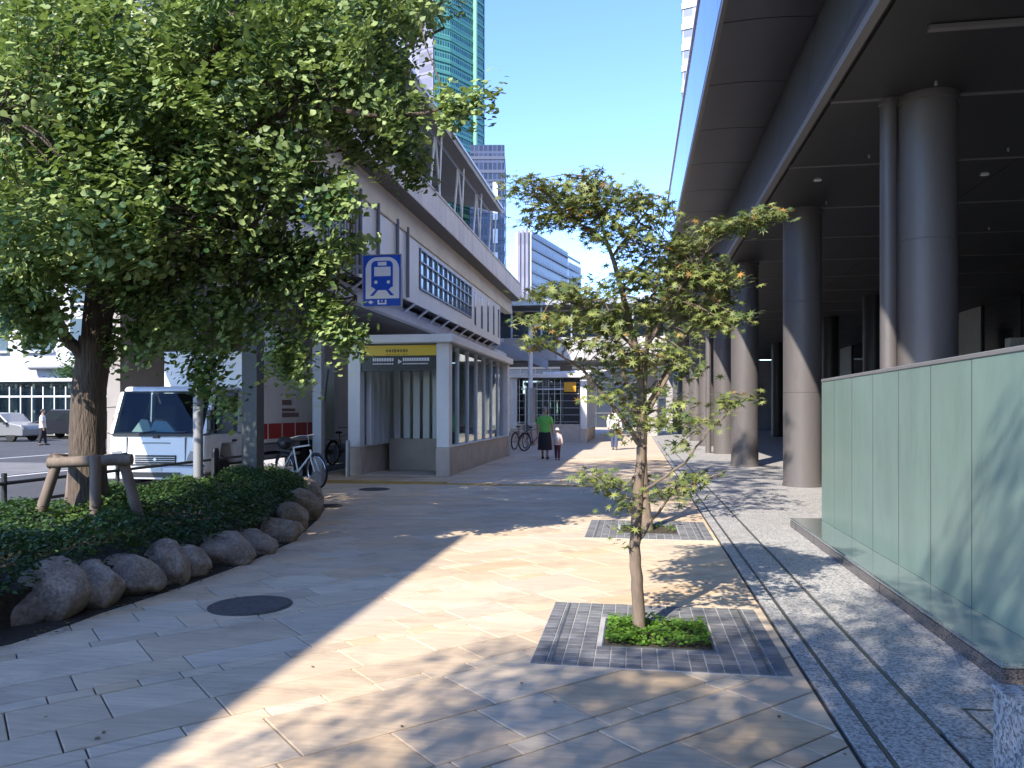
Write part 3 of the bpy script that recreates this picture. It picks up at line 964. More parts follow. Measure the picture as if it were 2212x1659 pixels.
# ================================================================== KIOSKS
m_stone = mat('kiosk_stone', (0.58, 0.49, 0.39), 0.75, noise=(2.5, 0.12, 5), bump=(40, 0.2, 0.004))
m_kwhite = mat('kiosk_white_panel', (0.78, 0.77, 0.75), 0.4, noise=(1.5, 0.05, 3))
m_yellow = mat('sign_yellow', (0.80, 0.55, 0.03), 0.4)
m_signblk = mat('sign_black', (0.018, 0.018, 0.02), 0.4)
m_mark_w = mat('sign_mark_white', (0.75, 0.75, 0.75), 0.5)
m_mark_d = mat('sign_mark_dark', (0.16, 0.11, 0.01), 0.5)
m_fin = mat('kiosk_fin', (0.74, 0.75, 0.74), 0.4, 0.0)
def kiosk(name, x0, x1, y0, y1, label, yellow_full=True, H=3.05, front_open=True):
    kt = thing(name, label, 'kiosk', (x0, y0, 0))
    W, D = x1 - x0, y1 - y0
    P = 0.66
    pw = 0.30
    for (a, b) in ((0, 0), (W - pw, 0), (0, D - pw), (W - pw, D - pw)):
        box_part('post', m_kwhite, kt, a, a + pw, b, b + pw, P + .004, H, 0.01)
        box_part('post_base', m_stone, kt, a - .015, a + pw + .015, b - .015, b + pw + .015, 0, P, 0.008)
    for side in (0, 1):
        xa, xb = (0.03, 0.27) if side == 0 else (W - .27, W - .03)
        n = max(3, int((D - 2 * pw) / 1.0)); L = (D - 2 * pw - .04) / n
        for k in range(n):
            ya = pw + .02 + k * L
            for c in range(2):
                off = 0
                box_part('plinth_block', m_stone, kt, xa, xb, ya + .003, ya + L - .003, c * .33 + (0 if c == 0 else .003), c * .33 + .33)
            g = box_part('glass_pane', g_clear, kt, (xa + xb) / 2 - .006, (xa + xb) / 2 + .006, ya + .02, ya + L - .02, P + .02, H - .12)
            box_part('mullion', m_fin, kt, (xa + xb) / 2 - .05, (xa + xb) / 2 + .05, ya - .025, ya + .02, P + .004, H)
        box_part('sill', m_kwhite, kt, xa - .02, xb + .02, pw + .02, D - pw - .02, P + .001, P + .02)
        if side == 0:
            for k in range(int((D - .8) / .42)):
                box_part('fin', m_fin, kt, 0.30, 0.42, .42 + k * .42, .42 + k * .42 + .2, P + .03, H - .02)
    # back glazing and stone behind the stair
    box_part('back_wall', m_stone, kt, pw, W - pw, D - .22, D - .05, 0, 1.0)
    box_part('back_glass', g_clear, kt, pw + .01, W - pw - .01, D - .15, D - .138, 1.02, H - .02)
    for k in range(6):
        xx = pw + (W - 2 * pw) * (k + .5) / 6
        box_part('back_fin', m_fin, kt, xx - .05, xx + .05, D - .3, D - .24, 1.02, H - .02)
    # roof slab and trim
    box_part('roof', m_kwhite, kt, -.12, W + .12, -.14, D + .12, H + .02, H + .20, 0.012)
    box_part('roof_underside', m_steel_l, kt, -.05, W + .05, -.05, D + .05, H + .002, H + .018)
    if front_open:
        s = box_part('header', m_signblk, kt, pw + .01, W - pw - .01, .05, .17, H - .62, H - .02)
        yb = box_part('yellow_sign', m_yellow, kt, pw - .06 + .07, W - pw - .01, .012, .046, H - .27, H - .035)
        bb = box_part('black_sign', m_signblk, kt, pw + .03, W - pw - .01, .02, .046, H - .53, H - .285)
        # marks too blurred to read in the picture: two dark lines on yellow, white lines and a mark on black
        rr = random.Random(3)
        mk = MB(); x = pw + .62
        while x < W - pw - .72:
            w_ = rr.uniform(.035, .07); h_ = rr.uniform(.05, .10)
            mk.box(x, x + w_, .0085, .0115, H - .15 - h_ / 2, H - .15 + h_ / 2 - .02)
            if rr.random() < .7: mk.box(x, x + w_, .0088, .0118, H - .25, H - .236)
            x += w_ + .02
        mk.build('sign_mark', m_mark_d, yb, fix=False)['kind'] = 'stuff'
        mw = MB()
        for xa, xb in ((pw + .30, pw + .78), (W - pw - .80, W - pw - .20)):
            x = xa
            while x < xb:
                w_ = rr.uniform(.03, .055)
                mw.box(x, x + w_, .0165, .0195, H - .40, H - .325)
                x += w_ + .012
            x = xa
            while x < xb:
                w_ = rr.uniform(.02, .05)
                mw.box(x, x + w_, .0165, .0195, H - .475, H - .445)
                x += w_ + .014
        mw.lathe([(.065, .0165), (.065, .0195)], 3, (W / 2 + .03, 0, H - .41), 'y')
        mw.build('sign_mark', m_mark_w, bb, fix=False)['kind'] = 'stuff'
    # stair balustrade inside and first steps
    box_part('landing', m_stone, kt, pw + .02, W - pw - .02, 0.0, 1.2, 0.0, 0.02)
    box_part('inner_wall', m_stone, kt, pw + .14, W - .34, 1.75, 1.9, 0.0, .80)
    n_ = 6 if W < 3 else 9
    for k in range(n_):
        xx = pw + .2 + (W - 2 * pw - .3) * (k + .5) / n_
        box_part('screen_panel', m_fin, kt, xx - .085, xx + .085, 1.80, 1.85, .805, H - .03)
    return kt
k1 = kiosk('station_kiosk', -6.62, -4.2, 17.35, 25.9, 'stone and glass station entrance kiosk with a yellow sign over its opening')
k2 = kiosk('station_kiosk', -5.85, -2.25, 36.5, 44.0, 'smaller looking far kiosk with a small square amber sign, behind the walkers', front_open=False)
k2['label'] = 'glass kiosk with a small square amber sign, beyond the person in green'
box_part('amber_sign', mat('sign_amber', (0.75, 0.38, 0.03), 0.4), k2, 2.55, 3.1, -.06, -.02, 2.4, 2.85)
box_part('front_glass', g_smoke, k2, .32, 2.45, .1, .115, .9, 3.0)
box_part('front_plinth', m_stone, k2, .32, 3.28, .06, .2, 0, .88)
for k in range(8):
    box_part('front_mullion', m_fin, k2, .4 + k * .28, .42 + k * .28, .07, .095, .9, 3.0)
for k in range(6):
    box_part('front_transom', m_fin, k2, .33, 3.25, .066, .09, .98 + k * .33, .995 + k * .33)
box_part('door_panel', m_dark, k2, 2.5, 3.25, .12, .15, .9, 3.0)
box_part('light_bar', m_white, k2, .5, 3.0, .04, .06, 2.5, 2.56)
k3 = kiosk('station_kiosk', -42.0, -29.6, 43.0, 48, 'long glass kiosk across the road behind the parked cars', front_open=False, H=3.3)
for k in range(15):
    box_part('front_glass', g_clear, k3, .4 + k * .78, 1.14 + k * .78, .1, .115, .05, 2.9)
    box_part('front_mullion', m_kwhite, k3, .33 + k * .78, .39 + k * .78, .08, .13, .05, 3.0)
box_part('front_transom', m_kwhite, k3, .3, 12.1, .06, .079, 2.35, 2.45)

# white bay-windowed building across the road
bw = thing('white_building', 'white building with a rounded bay window across the road', 'building', (-38, 54, 0))
m_wb = mat('white_render', (0.50, 0.51, 0.54), 0.6, noise=(1, 0.05, 4))
box_part('wall', m_wb, bw, -14, 10, 0, 12, 4.0, 17)
box_part('ground_floor', m_dark, bw, -13.8, 9.8, .3, 11.8, -.1, 3.98)
for k in range(6):
    for fl in range(3):
        w_ = box_part('window', m_bglass, bw, -13 + k * 4, -10.4 + k * 4, -.03, .02, 6.2 + fl * 3.6, 8.6 + fl * 3.6)
        box_part('sill', m_wb, w_, -13.1 + k * 4, -10.3 + k * 4, -.25, -.031, 6.0 + fl * 3.6, 6.18 + fl * 3.6)
MB().tube([(-8, -.5, 5.0), (10.2, -.5, 5.0)], .35, 14).build('rounded_band', m_wb, bw, smooth=True)

# ================================================================== RAILWAY SIGN on its post
m_sblue = mat('sign_blue', (0.012, 0.10, 0.58), 0.35)
m_swhite = mat('sign_white', (0.93, 0.93, 0.91), 0.4)
c0 = PD(836, 612, 16.0)
pole = PD(688, 612, 16.0)
sg = thing('railway_sign', 'blue and white train pictogram sign hung from a tall grey post', 'sign', (pole.x, pole.y, 0))
sw, sh = 0.78, 1.02
dx = c0.x - pole.x
ztop = PD(688, 575, 16).z
box_part('post', m_louv, sg, -.10, .10, -.08, .08, 0, ztop + .02, .01)
box_part('arm', m_steel_l, sg, .102, dx + .3, -.03, .03, ztop - .07, ztop - .01)
box_part('board', m_sblue, sg, dx - sw / 2, dx + sw / 2, -.11, -.032, c0.z - sh / 2, c0.z + sh / 2)
fr = MB()
for r in ((dx - sw / 2 - .02, dx + sw / 2 + .02, c0.z + sh / 2 + .001, c0.z + sh / 2 + .02), (dx - sw / 2 - .02, dx + sw / 2 + .02, c0.z - sh / 2 - .02, c0.z - sh / 2 - .001),
          (dx - sw / 2 - .02, dx - sw / 2 - .001, c0.z - sh / 2, c0.z + sh / 2), (dx + sw / 2 + .001, dx + sw / 2 + .02, c0.z - sh / 2, c0.z + sh / 2)):
    fr.box(r[0], r[1], -.115, -.03, r[2], r[3])
fr.build('rim', m_steel_l, sg, fix=False)
def sx(x): return dx - sw / 2 + (x - 95) / (1170 - 95) * sw      # from the enlarged sign crop
def sz(y): return c0.z + sh / 2 - (y - 140) / (1510 - 140) * sh
def arch(x0, x1, ytop, ybot, r, n=8):
    pts = [(sx(x0), sz(ybot)), (sx(x1), sz(ybot))]
    for k in range(n + 1):
        a = math.pi / 2 * k / n
        pts.append((sx(x1 - r + r * math.cos(a)), sz(ytop + r - r * math.sin(a))))
    for k in range(n + 1):
        a = math.pi / 2 * k / n
        pts.append((sx(x0 + r - r * math.sin(a)), sz(ytop + r - r * math.cos(a))))
    return pts
MB().prism(arch(165, 1130, 190, 1310, 330), -.1135, -.1105).build('arch_field', m_swhite, sg)
tr = MB().prism(arch(330, 950, 290, 1000, 130), -.1165, -.114)
tr.prism([(sx(a), sz(b)) for a, b in ((370, 995), (910, 995), (820, 1080), (470, 1080))], -.1164, -.114)
tr.prism([(sx(a), sz(b)) for a, b in ((480, 1040), (560, 1040), (390, 1230), (290, 1230))], -.1163, -.114)
tr.prism([(sx(a), sz(b)) for a, b in ((800, 1040), (720, 1040), (880, 1230), (990, 1230))], -.1163, -.114)
tr.build('train_mark', m_sblue, sg)
tw = MB().box(sx(415), sx(890), -.1185, -.117, sz(705), sz(455))
tw.box(sx(520), sx(770), -.1184, -.117, sz(420), sz(320))
for x in (465, 825):
    tw.lathe([(.036, -.1184), (.036, -.117)], 14, (sx(x), 0, sz(865)), 'y')
tw.prism([(sx(a), sz(b)) for a, b in ((235, 1400), (310, 1350), (395, 1400), (310, 1455))], -.1135, -.1105)
for r in ((510, 560, 1340, 1465), (560, 720, 1425, 1465), (720, 765, 1340, 1465), (615, 650, 1345, 1390)):
    tw.box(sx(r[0]), sx(r[1]), -.1135, -.1105, sz(r[3]), sz(r[2]))
tw.build('white_marks', m_swhite, sg)
fl_ = PD(735, 598, 16)
MB().tube([(fl_.x - pole.x - .12, -.06, fl_.z - .10), (fl_.x - pole.x + .1, -.02, fl_.z + .10)], .04, 10).build('floodlight', m_white, sg)

# slim pale post by the planter
pb = PD(428, 1035, 12.2)
po = thing('slim_post', 'slim pale post rising out of the shrubs before the truck', 'post', (pb.x, pb.y, -.01))
top = PD(428, 640, 12.2).z
MB().cyl(0, 0, 0, 1.75, .075, 16).build('lower_shaft', m_louv, po, smooth=True)
MB().cyl(0, 0, 1.75, top, .05, 16).build('upper_shaft', m_louv, po, smooth=True)
# lamp column among the bicycles
lp = PG(1146, 962)
lc = thing('lamp_column', 'round grey and white lamp column before the amber signed kiosk', 'lamp column', (lp.x, lp.y, 0))
MB().cyl(0, 0, 0, 2.5, .22, 20).build('base_shaft', m_steel_l, lc, smooth=True)
MB().cyl(0, 0, 2.5, 5.2, .10, 16).build('shaft', m_white, lc, smooth=True)
MB().box(-.1, 1.6, -.12, .12, 5.2, 5.28).build('lamp_head', m_white, lc, fix=False)
lp = Vector((-3.85, 24.6, 0))
# guard rail along the road behind the planter
gr_ = thing('guard_rail', 'dark pipe guard rail along the kerb behind the shrubs', 'guard rail', (-7.22, 4, 0))
for k in range(6):
    MB().cyl(0, k * 2.0, 0, .78, .03, 10).build('post', m_dark, gr_)
for zz in (.42, .66):
    MB().tube([(0, -1.4, zz), (0, 10.2, zz)], .022, 8).build('rail', m_dark, gr_)
bo = thing('bollard', 'thick black bollard in the shrubs beside the truck cab', 'bollard', PD(465, 1040, 12.6).xy.to_3d())
MB().lathe([(.06, 0), (.06, .85), (.045, .9), (.0, .905)], 14).build('shaft', m_dark, bo)
bo = thing('bollard', 'slim steel bollard beside the left post of the station kiosk', 'bollard', PG(751, 1030))
MB().lathe([(.055, 0), (.055, .8), (.04, .84), (.0, .845)], 14).build('shaft', m_steel_l, bo)

# ================================================================== PEDESTRIAN BRIDGE at the end
m_tbb_ = mat('dark_spandrel', (0.06, 0.065, 0.08), 0.6)
m_eb = mat('block_glazing', (0.03, 0.04, 0.06), 0.3)
br = thing('pedestrian_bridge', 'grey covered pedestrian bridge crossing the far end of the street', 'bridge', (-3, 46, 0))
for k in range(8):
    box_part('deck_panel', m_conc_pale if k % 3 == 1 else m_conc, br, -8 + k * 1.6 + .01, -8 + (k + 1) * 1.6 - .01, 0, .2, 4.5, 5.85)
box_part('deck', m_soff2, br, -8, 4.8, .21, 5, 4.4, 4.7)
box_part('roof', m_steel_l, br, -8.2, 5, -.3, 5.2, 7.75, 8.1)
box_part('dark_glazing', m_eb, br, -8, 4.8, 2.4, 2.45, 4.7, 7.7)
for k in range(8):
    box_part('post', m_steel_l, br, -8 + k * 1.8, -7.9 + k * 1.8, .25, .35, 4.7, 7.74)
for xx in (-7.6, -1.6, 3.6):
    box_part('pier', m_conc, br, xx, xx + .7, 2.0, 2.7, 0, 4.39)
MB().prism([(-5.6, 5.4), (-5.6, 5.9), (-2.0, 4.4), (-2.0, 3.9)], -1.2, -1.05, 'y').build('stair_stringer', m_steel_l, br)
MB().prism([(-2.2, 3.55), (1.4, 3.75), (1.4, 3.85), (-2.2, 3.7)], -2.0, -.4, 'y').build('stair_canopy', m_white, br)
# dark glassy block closing the view
eb = thing('glass_block', 'dark blue glass fronted block beyond the pedestrian bridge', 'building', (-3, 72, 0))
box_part('wall', m_eb, eb, -9, 6.5, 0, 14, 0, 8.5)
for k in range(12):
    box_part('mullion', m_tbb_, eb, -9 + k * 1.4, -8.92 + k * 1.4, -.08, -.002, 0, 8.5)
for k in range(6):
    box_part('spandrel', m_tbb_, eb, -9, 6.5, -.06, -.001, 1.2 + k * 1.4, 1.4 + k * 1.4)

# ================================================================== DISTANT TOWERS
def gp(u, d):
    r = ray(u, HOR) * d
    return (r.x, r.y)
def tower(name, label, plan, h, mg, mbnd, fh, bh, proud, z0=0, ecount=60):
    cx = sum(p[0] for p in plan) / len(plan); cy = sum(p[1] for p in plan) / len(plan)
    t = thing(name, label, 'tower', (cx, cy, -.14))
    pl = [(a - cx, b - cy) for a, b in plan]
    if sum(pl[i][0] * pl[(i + 1) % len(pl)][1] - pl[(i + 1) % len(pl)][0] * pl[i][1] for i in range(len(pl))) < 0: pl = pl[::-1]
    MB().prism(pl, 0, h, 'z').build('wall', mg, t)
    ex = inset(pl, -proud)
    me = MB().prism(ex, 0, bh, 'z')
    first = me.build('floor_band', mbnd, t)
    zs = [z0 + fh * k for k in range(int((h - z0) / fh))]
    first.location.z = zs[0]
    for z in zs[1:]:
        o = piece('floor_band', first.data, t); o.location.z = z
    return t, pl
m_tg = facade_mat('green_curtain_wall', (0.09, 0.26, 0.20), (0.02, 0.075, 0.09), 1.6, 2.4, 0.25, 0.12)
m_tgb = mat('green_spandrel', (0.085, 0.25, 0.19), 0.15, 0.2)
D = 330
tg, pl = tower('glass_tower', 'tall green glass tower rising behind the station roof',
           [gp(350, D - 22), gp(390, D - 26), gp(425, D - 24), gp(450, D - 18), gp(474, D - 6), gp(483, D), gp(484, D + 40), gp(350, D + 50)], 230, m_tg, m_tgb, 4.6, 1.1, .35, 30)
ce = gp(475, D - 6.2); pc = tg.location
MB().cyl(ce[0] - pc.x, ce[1] - pc.y, 0, 231, .9, 10).build('corner_fin', mat('pale_green_fin', (0.22, 0.42, 0.28), 0.3), tg)
m_tb = facade_mat('blue_curtain_wall', (0.075, 0.085, 0.13), (0.03, 0.04, 0.075), 2.0, 3.6, 0.22, 0.2)
m_tbb = mat('slate_spandrel', (0.07, 0.08, 0.125), 0.4)
tb_, pl = tower('slate_tower', 'slim slate blue tower beside the green glass tower',
            [gp(470, 300), gp(504.5, 300), gp(506, 330), gp(470, 330)], 104, m_tb, m_tbb, 5.2, 1.2, .2, 10)
a = gp(493, 299.6); b = gp(498, 299.6); pc = tb_.location
for z in (48, 57, 66, 75, 84):
    MB().box(a[0] - pc.x, b[0] - pc.x, a[1] - pc.y - .3, a[1] - pc.y, z, z + 5.5).build('pale_window', m_white, tb_, fix=False)
m_lv = facade_mat('lavender_wall', (0.20, 0.19, 0.25), (0.17, 0.165, 0.22), 3, 3.2, 0.2, 0.5)
tower('lavender_tower', 'lavender grey slab tower between the station roof and the green tower', [gp(300, 210), gp(433, 190), gp(434, 215), gp(300, 230)], 150, m_lv, mat('lavender_band', (0.22, 0.21, 0.27), 0.6), 6.4, .6, .1, 20)
# stepped office block: sunlit end and shaded side put into the colours
m_ww = facade_mat('sunlit_end_wall', (0.46, 0.44, 0.42), (0.36, 0.35, 0.36), 3.4, 300, 0.3, 0.6)
m_wbz = facade_mat('shaded_side_windows', (0.15, 0.165, 0.235), (0.08, 0.095, 0.16), 1.8, 2.6, 0.3, 0.35)
ob = thing('office_block', 'stepped office block with a sunlit end painted pale and a shaded windowed side painted blue grey', 'building', (gp(532, 160)[0], gp(532, 160)[1], -.14))
ox, oy = ob.location.x, ob.location.y
def rel(u, d): p = gp(u, d); return (p[0] - ox, p[1] - oy)
MB().prism([rel(515, 163), rel(531.5, 160), rel(532.5, 172), rel(516, 175)], 0, 38.8, 'z').build('pale_end', m_ww, ob)
MB().prism([rel(532, 160), rel(568, 182), rel(568, 195), rel(533, 173)], 0, 38.6, 'z').build('windowed_side', m_wbz, ob)
MB().prism([rel(568.2, 182), rel(581, 190), rel(581, 203), rel(568.2, 195)], 0, 36.5, 'z').build('low_step', m_wbz, ob)
for k in range(9):
    z = 18 + k * 2.4
    MB().prism([rel(532.2, 159.6), rel(580.5, 189.4), rel(580.5, 189.9), rel(532.2, 160.1)], z, z + .5, 'z').build('spandrel', mat('shaded_side_spandrel', (0.14, 0.155, 0.23), 0.5), ob)
for k in range(3):
    p = rel(519 + k * 4, 161.6 - k * .9)
    MB().box(p[0] - .25, p[0] + .25, p[1] - .3, p[1] + .2, 0, 38.9).build('fin', m_lv, ob, fix=False)
# white tower above the arcade roof
m_rt = facade_mat('white_tower_wall', (0.36, 0.36, 0.38), (0.09, 0.11, 0.15), 1.6, 3.2, 0.42, 0.3)
tower('white_tower', 'white tower with dark windows peeping over the arcade roof', [gp(682.5, 120), gp(712, 118), gp(760, 140), gp(690, 150)], 90, m_rt, mat('white_band', (0.42, 0.42, 0.44), 0.5), 3.2, .9, .15, 25)

# ================================================================== PLANTER
m_rock = mat('field_stone', (0.27, 0.215, 0.16), 0.85, noise=(5, 0.4, 6), noise2=(40, 0.3, 4), bump=(14, 0.9, 0.03), stain=(4, 0.45))
m_soil2 = mat('planter_soil', (0.035, 0.028, 0.02), 0.95, noise=(12, 0.4, 5), bump=(30, 0.8, 0.03))
plan = thing('stone_planter', 'long planting bed edged with rough brown field stones', 'planter', (-6.3, 8, 0))
def pl_loc(mb_):
    mb_.v = [(a + 6.3, b - 8, c) for a, b, c in mb_.v]; return mb_
from mathutils import noise as mnoise
cen = Vector((-6.2, 8.0))
# soil skirt and mound
sk = []
for p in plan_poly:
    sk.append(p)
skirt = []
for i, p in enumerate(plan_poly):
    a = Vector(plan_poly[i - 1]); b = Vector(plan_poly[(i + 1) % len(plan_poly)])
    t = (b - a).normalized(); n_ = Vector((t.y, -t.x))
    off = 0.13 if 3 <= i <= 14 else 0.0
    skirt.append((p[0] + n_.x * off, p[1] + n_.y * off))
pl_loc(MB().prism(skirt, -0.012, 0.007, 'z')).build('soil_skirt', m_soil2, plan)
inner = []
for i, p in enumerate(plan_poly):
    a = Vector(plan_poly[i - 1]); b = Vector(plan_poly[(i + 1) % len(plan_poly)])
    t = (b - a).normalized(); n_ = Vector((t.y, -t.x))
    off = -0.22 if 2 <= i <= 15 else 0.0
    inner.append((p[0] + n_.x * off, p[1] + n_.y * off))
pl_loc(MB().prism(inner, 0.006, 0.24, 'z')).build('soil', m_soil2, plan)
def stone(c, r, rz, seed, zsink=0.12, name='stone'):
    bm = bmesh.new()
    bmesh.ops.create_icosphere(bm, subdivisions=4, radius=1)
    rp_ = random.Random(seed * 13 + 1)
    planes = []
    for _ in range(11):
        n_ = Vector((rp_.gauss(0, 1), rp_.gauss(0, 1), rp_.gauss(0, .8))).normalized()
        planes.append((n_, rp_.uniform(.70, .95)))
    M_ = Matrix.Rotation(rz, 3, 'Z')
    for v in bm.verts:
        p = v.co.copy()
        nn = mnoise.noise(p * 0.9 + Vector((seed * 3.1, seed, 0))) * 0.34 + mnoise.noise(p * 2.2 + Vector((seed, 7, 0))) * 0.12 + mnoise.noise(p * 7 + Vector((seed, 2, 4))) * 0.04
        p *= 1 + nn
        # flatten into blocky facets
        for n_, d_ in planes:
            e_ = p.dot(n_) - d_
            if e_ > 0: p -= n_ * (e_ * .88)
        p *= 1.22
        p += p.normalized() * (mnoise.noise(p * 9 + Vector((seed, 1, 2))) * .025)
        p = Vector((p.x * r[0], p.y * r[1], p.z * r[2]))
        v.co = M_ @ p + Vector(c)
    me = bpy.data.meshes.new(name); bm.to_mesh(me); bm.free()
    for v in me.vertices:
        v.co.x += 6.3; v.co.y -= 8
    me.materials.append(m_rock)
    me.polygons.foreach_set('use_smooth', [True] * len(me.polygons))
    return piece(name, me, plan)
# stones: (photo x centre, base y, half width px, height px)
srow = [(118, 1338, 58, 118), (40, 1352, 45, 62), (206, 1318, 42, 98), (287, 1290, 46, 84), (362, 1268, 40, 82), (414, 1252, 34, 72), (482, 1226, 44, 62), (548, 1200, 40, 50), (600, 1176, 36, 52), (634, 1155, 28, 64), (660, 1130, 26, 66), (676, 1104, 20, 50), (668, 1080, 20, 40)]
for i, (x, y, hw, hp) in enumerate(srow):
    p = PG(x, y - 6)
    d = depth(p)
    w = hw * K / FPX * d * 1.45; h = hp * K / FPX * d * .9
    back = Vector((-0.6, 0.6)).normalized() * (w * 0.55)
    stone((p.x + back.x * .8, p.y + back.y * .8, h * 0.36), (w, w * 0.75, h * 0.66), R(-38 + (i * 37) % 25), i + 1)
for i, (x, y) in enumerate([(-4.55, 4.05), (-4.95, 3.2), (-5.25, 2.2), (-5.5, 1.2), (-5.7, 0.2), (-5.9, -.9)]):
    stone((x - .1, y, .14), (.38, .5, .28), .3 * i, 30 + i)

# shrubs : dense low evergreen leaves
lm_shrub = leaf_mat('shrub_leaf', (0.10, 0.2, 0.02), 0.2, 0.5)
def shrub_h(x, y):
    h = 0.50 + 0.10 * math.sin(x * 2.1 + 1) * math.cos(y * 1.7) + 0.06 * math.sin(x * 5.3 + y * 4.1)
    return h
def edge_dist(x, y):
    best = 9
    for i in range(len(plan_poly)):
        a = Vector(plan_poly[i - 1]); b = Vector(plan_poly[i]); p = Vector((x, y))
        ab = b - a; t = max(0, min(1, (p - a).dot(ab) / ab.length_squared))
        best = min(best, (p - (a + ab * t)).length)
    return best
pts = []; hv = []
rr = random.Random(5)
while len(pts) < 50000:
    x = rr.uniform(-7.2, -3.6); y = rr.uniform(1.5, 13.6)
    if not inpoly(x, y, plan_poly): continue
    if y < 3.5 and rr.random() < .7: continue
    e = edge_dist(x, y)
    if e < 0.14: continue
    H_ = shrub_h(x, y) * min(1, 0.50 + e * 1.1)
    for _ in range(3):
        z = 0.2 + (H_ - 0.2) * (1 - abs(rr.gauss(0, .32)))
        if z < .16: continue
        pts.append((x + rr.uniform(-.05, .05), y + rr.uniform(-.05, .05), z + rr.uniform(-.02, .05)))
pts = np.array(pts)
cols = mixcols(len(pts), (0.015, 0.045, 0.012), (0.07, 0.13, 0.03), 0.25, 1.6)
yel = (np.sin(pts[:, 0] * 3.3) * np.cos(pts[:, 1] * 2.7) > 0.45) & (rng.random(len(pts)) < 0.5)
cols[yel] = cols[yel] * 1.3 + np.array((0.03, 0.03, 0.0))
sh_ = leaves('low_shrubs', lm_shrub, None, pts, rng.uniform(0.018, 0.034, len(pts)), [(0, -1, 0), (0.5, -0.1, 0.12), (0, 1, 0), (-0.5, -0.1, 0.12)], [(0, 1, 2), (0, 2, 3)], cols, up=0.45)
tag(sh_, 'dense dark evergreen low shrubs filling the stone edged bed', 'shrubs', kind='stuff')
# dry leaves blown against the stones
Cn = []
for a, b in zip(edge2[:-1], edge2[1:]):
    for _ in range(9):
        q = rr.random(); Cn.append((a[0] + (b[0] - a[0]) * q + rr.uniform(-.02, .22), a[1] + (b[1] - a[1]) * q + rr.uniform(-.22, .02), .012))
Cn = np.array(Cn)
tag(leaves('dry_leaves', m_dry, None, Cn, rng.uniform(0.012, 0.024, len(Cn)), [(0, -1, 0), (0.7, 0, 0.2), (0, 1, 0), (-0.7, 0, 0.2)], [(0, 1, 2, 3)],
    mixcols(len(Cn), (0.12, 0.075, 0.03), (0.32, 0.24, 0.06), .2), up=0.85), 'dry leaves gathered along the foot of the planter stones', 'fallen leaves', kind='stuff')
# ================================================================== GINKGO
m_bark = mat('ginkgo_bark', (0.10, 0.075, 0.055), 0.9, noise=(9, 0.35, 6), bump=(16, 1.0, 0.04), stretch=(3, 3, 0.5))
m_bark2 = mat('maple_bark', (0.17, 0.125, 0.09), 0.8, noise=(14, 0.25, 5), bump=(30, 0.5, 0.008), stretch=(2, 2, 0.6))
m_stake = mat('stake_wood', (0.17, 0.13, 0.10), 0.85, noise=(5, 0.25, 5), stretch=(4, 4, 0.5))
lm_g = leaf_mat('ginkgo_leaf', (0.30, 0.42, 0.06), 0.25, 0.5)
fan = [(0, -0.75, 0.0), (0.62, 0.12, 0.14), (0.42, 0.62, 0.10), (0.0, 0.66, -0.02), (-0.42, 0.62, 0.10), (-0.62, 0.12, 0.14), (0, -1.35, 0.05)]
fan_f = [(0, 1, 2, 3), (0, 3, 4, 5)]
def wobble_path(a, b, n, amp, seed):
    r_ = random.Random(seed); a = Vector(a); b = Vector(b); out = [a]
    for i in range(1, n):
        t = i / n
        p = a.lerp(b, t) + Vector((r_.uniform(-1, 1), r_.uniform(-1, 1), r_.uniform(-.6, .9))) * amp
        out.append(p)
    return out + [b]
def bark_tube(mb_, path, r0, r1, seg=10):
    n = len(path)
    rad = [r0 + (r1 - r0) * (i / (n - 1)) ** 0.8 for i in range(n)]
    mb_.tube(path, rad, seg)
GB = PD(190, 1090, 8.2); gx, gy = GB.x, GB.y
gk = thing('ginkgo_tree', 'big ginkgo tree with a thick trunk and bright fan leaves over the planter', 'tree', (gx, gy, 0.2))
def gink(px_, py_, d): return PD(px_, py_, d)
limbs = []
fork = gink(208, 730, 8.2)
trunk_pts = [Vector((gx + .02, gy, .18)), Vector((gx + .01, gy, .5)), gink(188, 960, 8.2), gink(192, 840, 8.2), fork]
tr = MB()
tr.tube([p - Vector((gx, gy, .2)) for p in trunk_pts], [.24, .195, .175, .168, .165], 18)
def limb(pts, r0, r1):
    limbs.append((pts, r0, r1))
    q = [Vector(p) for p in pts]
    # subdivide with a little wobble
    out = [q[0]]
    for a, b in zip(q[:-1], q[1:]):
        for k in (1, 2, 3):
            m_ = a.lerp(b, k / 3)
            if k < 3: m_ = m_ + Vector((rr.uniform(-1, 1), rr.uniform(-1, 1), rr.uniform(-1, 1))) * .05
            out.append(m_)
    n = len(out)
    tr.tube([p - Vector((gx, gy, .2)) for p in out], [r0 + (r1 - r0) * i / (n - 1) for i in range(n)], 8)
    return out
gl = []
gl += limb([gink(190, 790, 8.15), gink(120, 700, 8.0), gink(30, 630, 7.6), gink(-80, 560, 7.2)], .075, .03)
gl += limb([fork - Vector((0, 0, .1)), gink(215, 560, 8.2), gink(235, 330, 8.3), gink(260, 60, 8.4), gink(270, -250, 8.5), gink(280, -600, 8.6)], .15, .05)
gl += limb([fork, gink(300, 540, 8.0), gink(350, 440, 7.8), gink(420, 230, 7.6), gink(520, 0, 7.5), gink(600, -200, 7.5)], .085, .03)
gl += limb([gink(215, 600, 8.2), gink(380, 420, 8.8), gink(560, 300, 9.2), gink(760, 160, 9.4), gink(960, 60, 9.4)], .06, .015)
gl += limb([gink(212, 640, 8.2), gink(330, 610, 8.0), gink(480, 560, 7.8), gink(640, 560, 7.7), gink(770, 640, 7.7)], .05, .012)
gl += limb([gink(222, 480, 8.2), gink(420, 330, 7.6), gink(640, 230, 7.2), gink(850, 250, 7.0), gink(1030, 230, 7.0)], .055, .008)
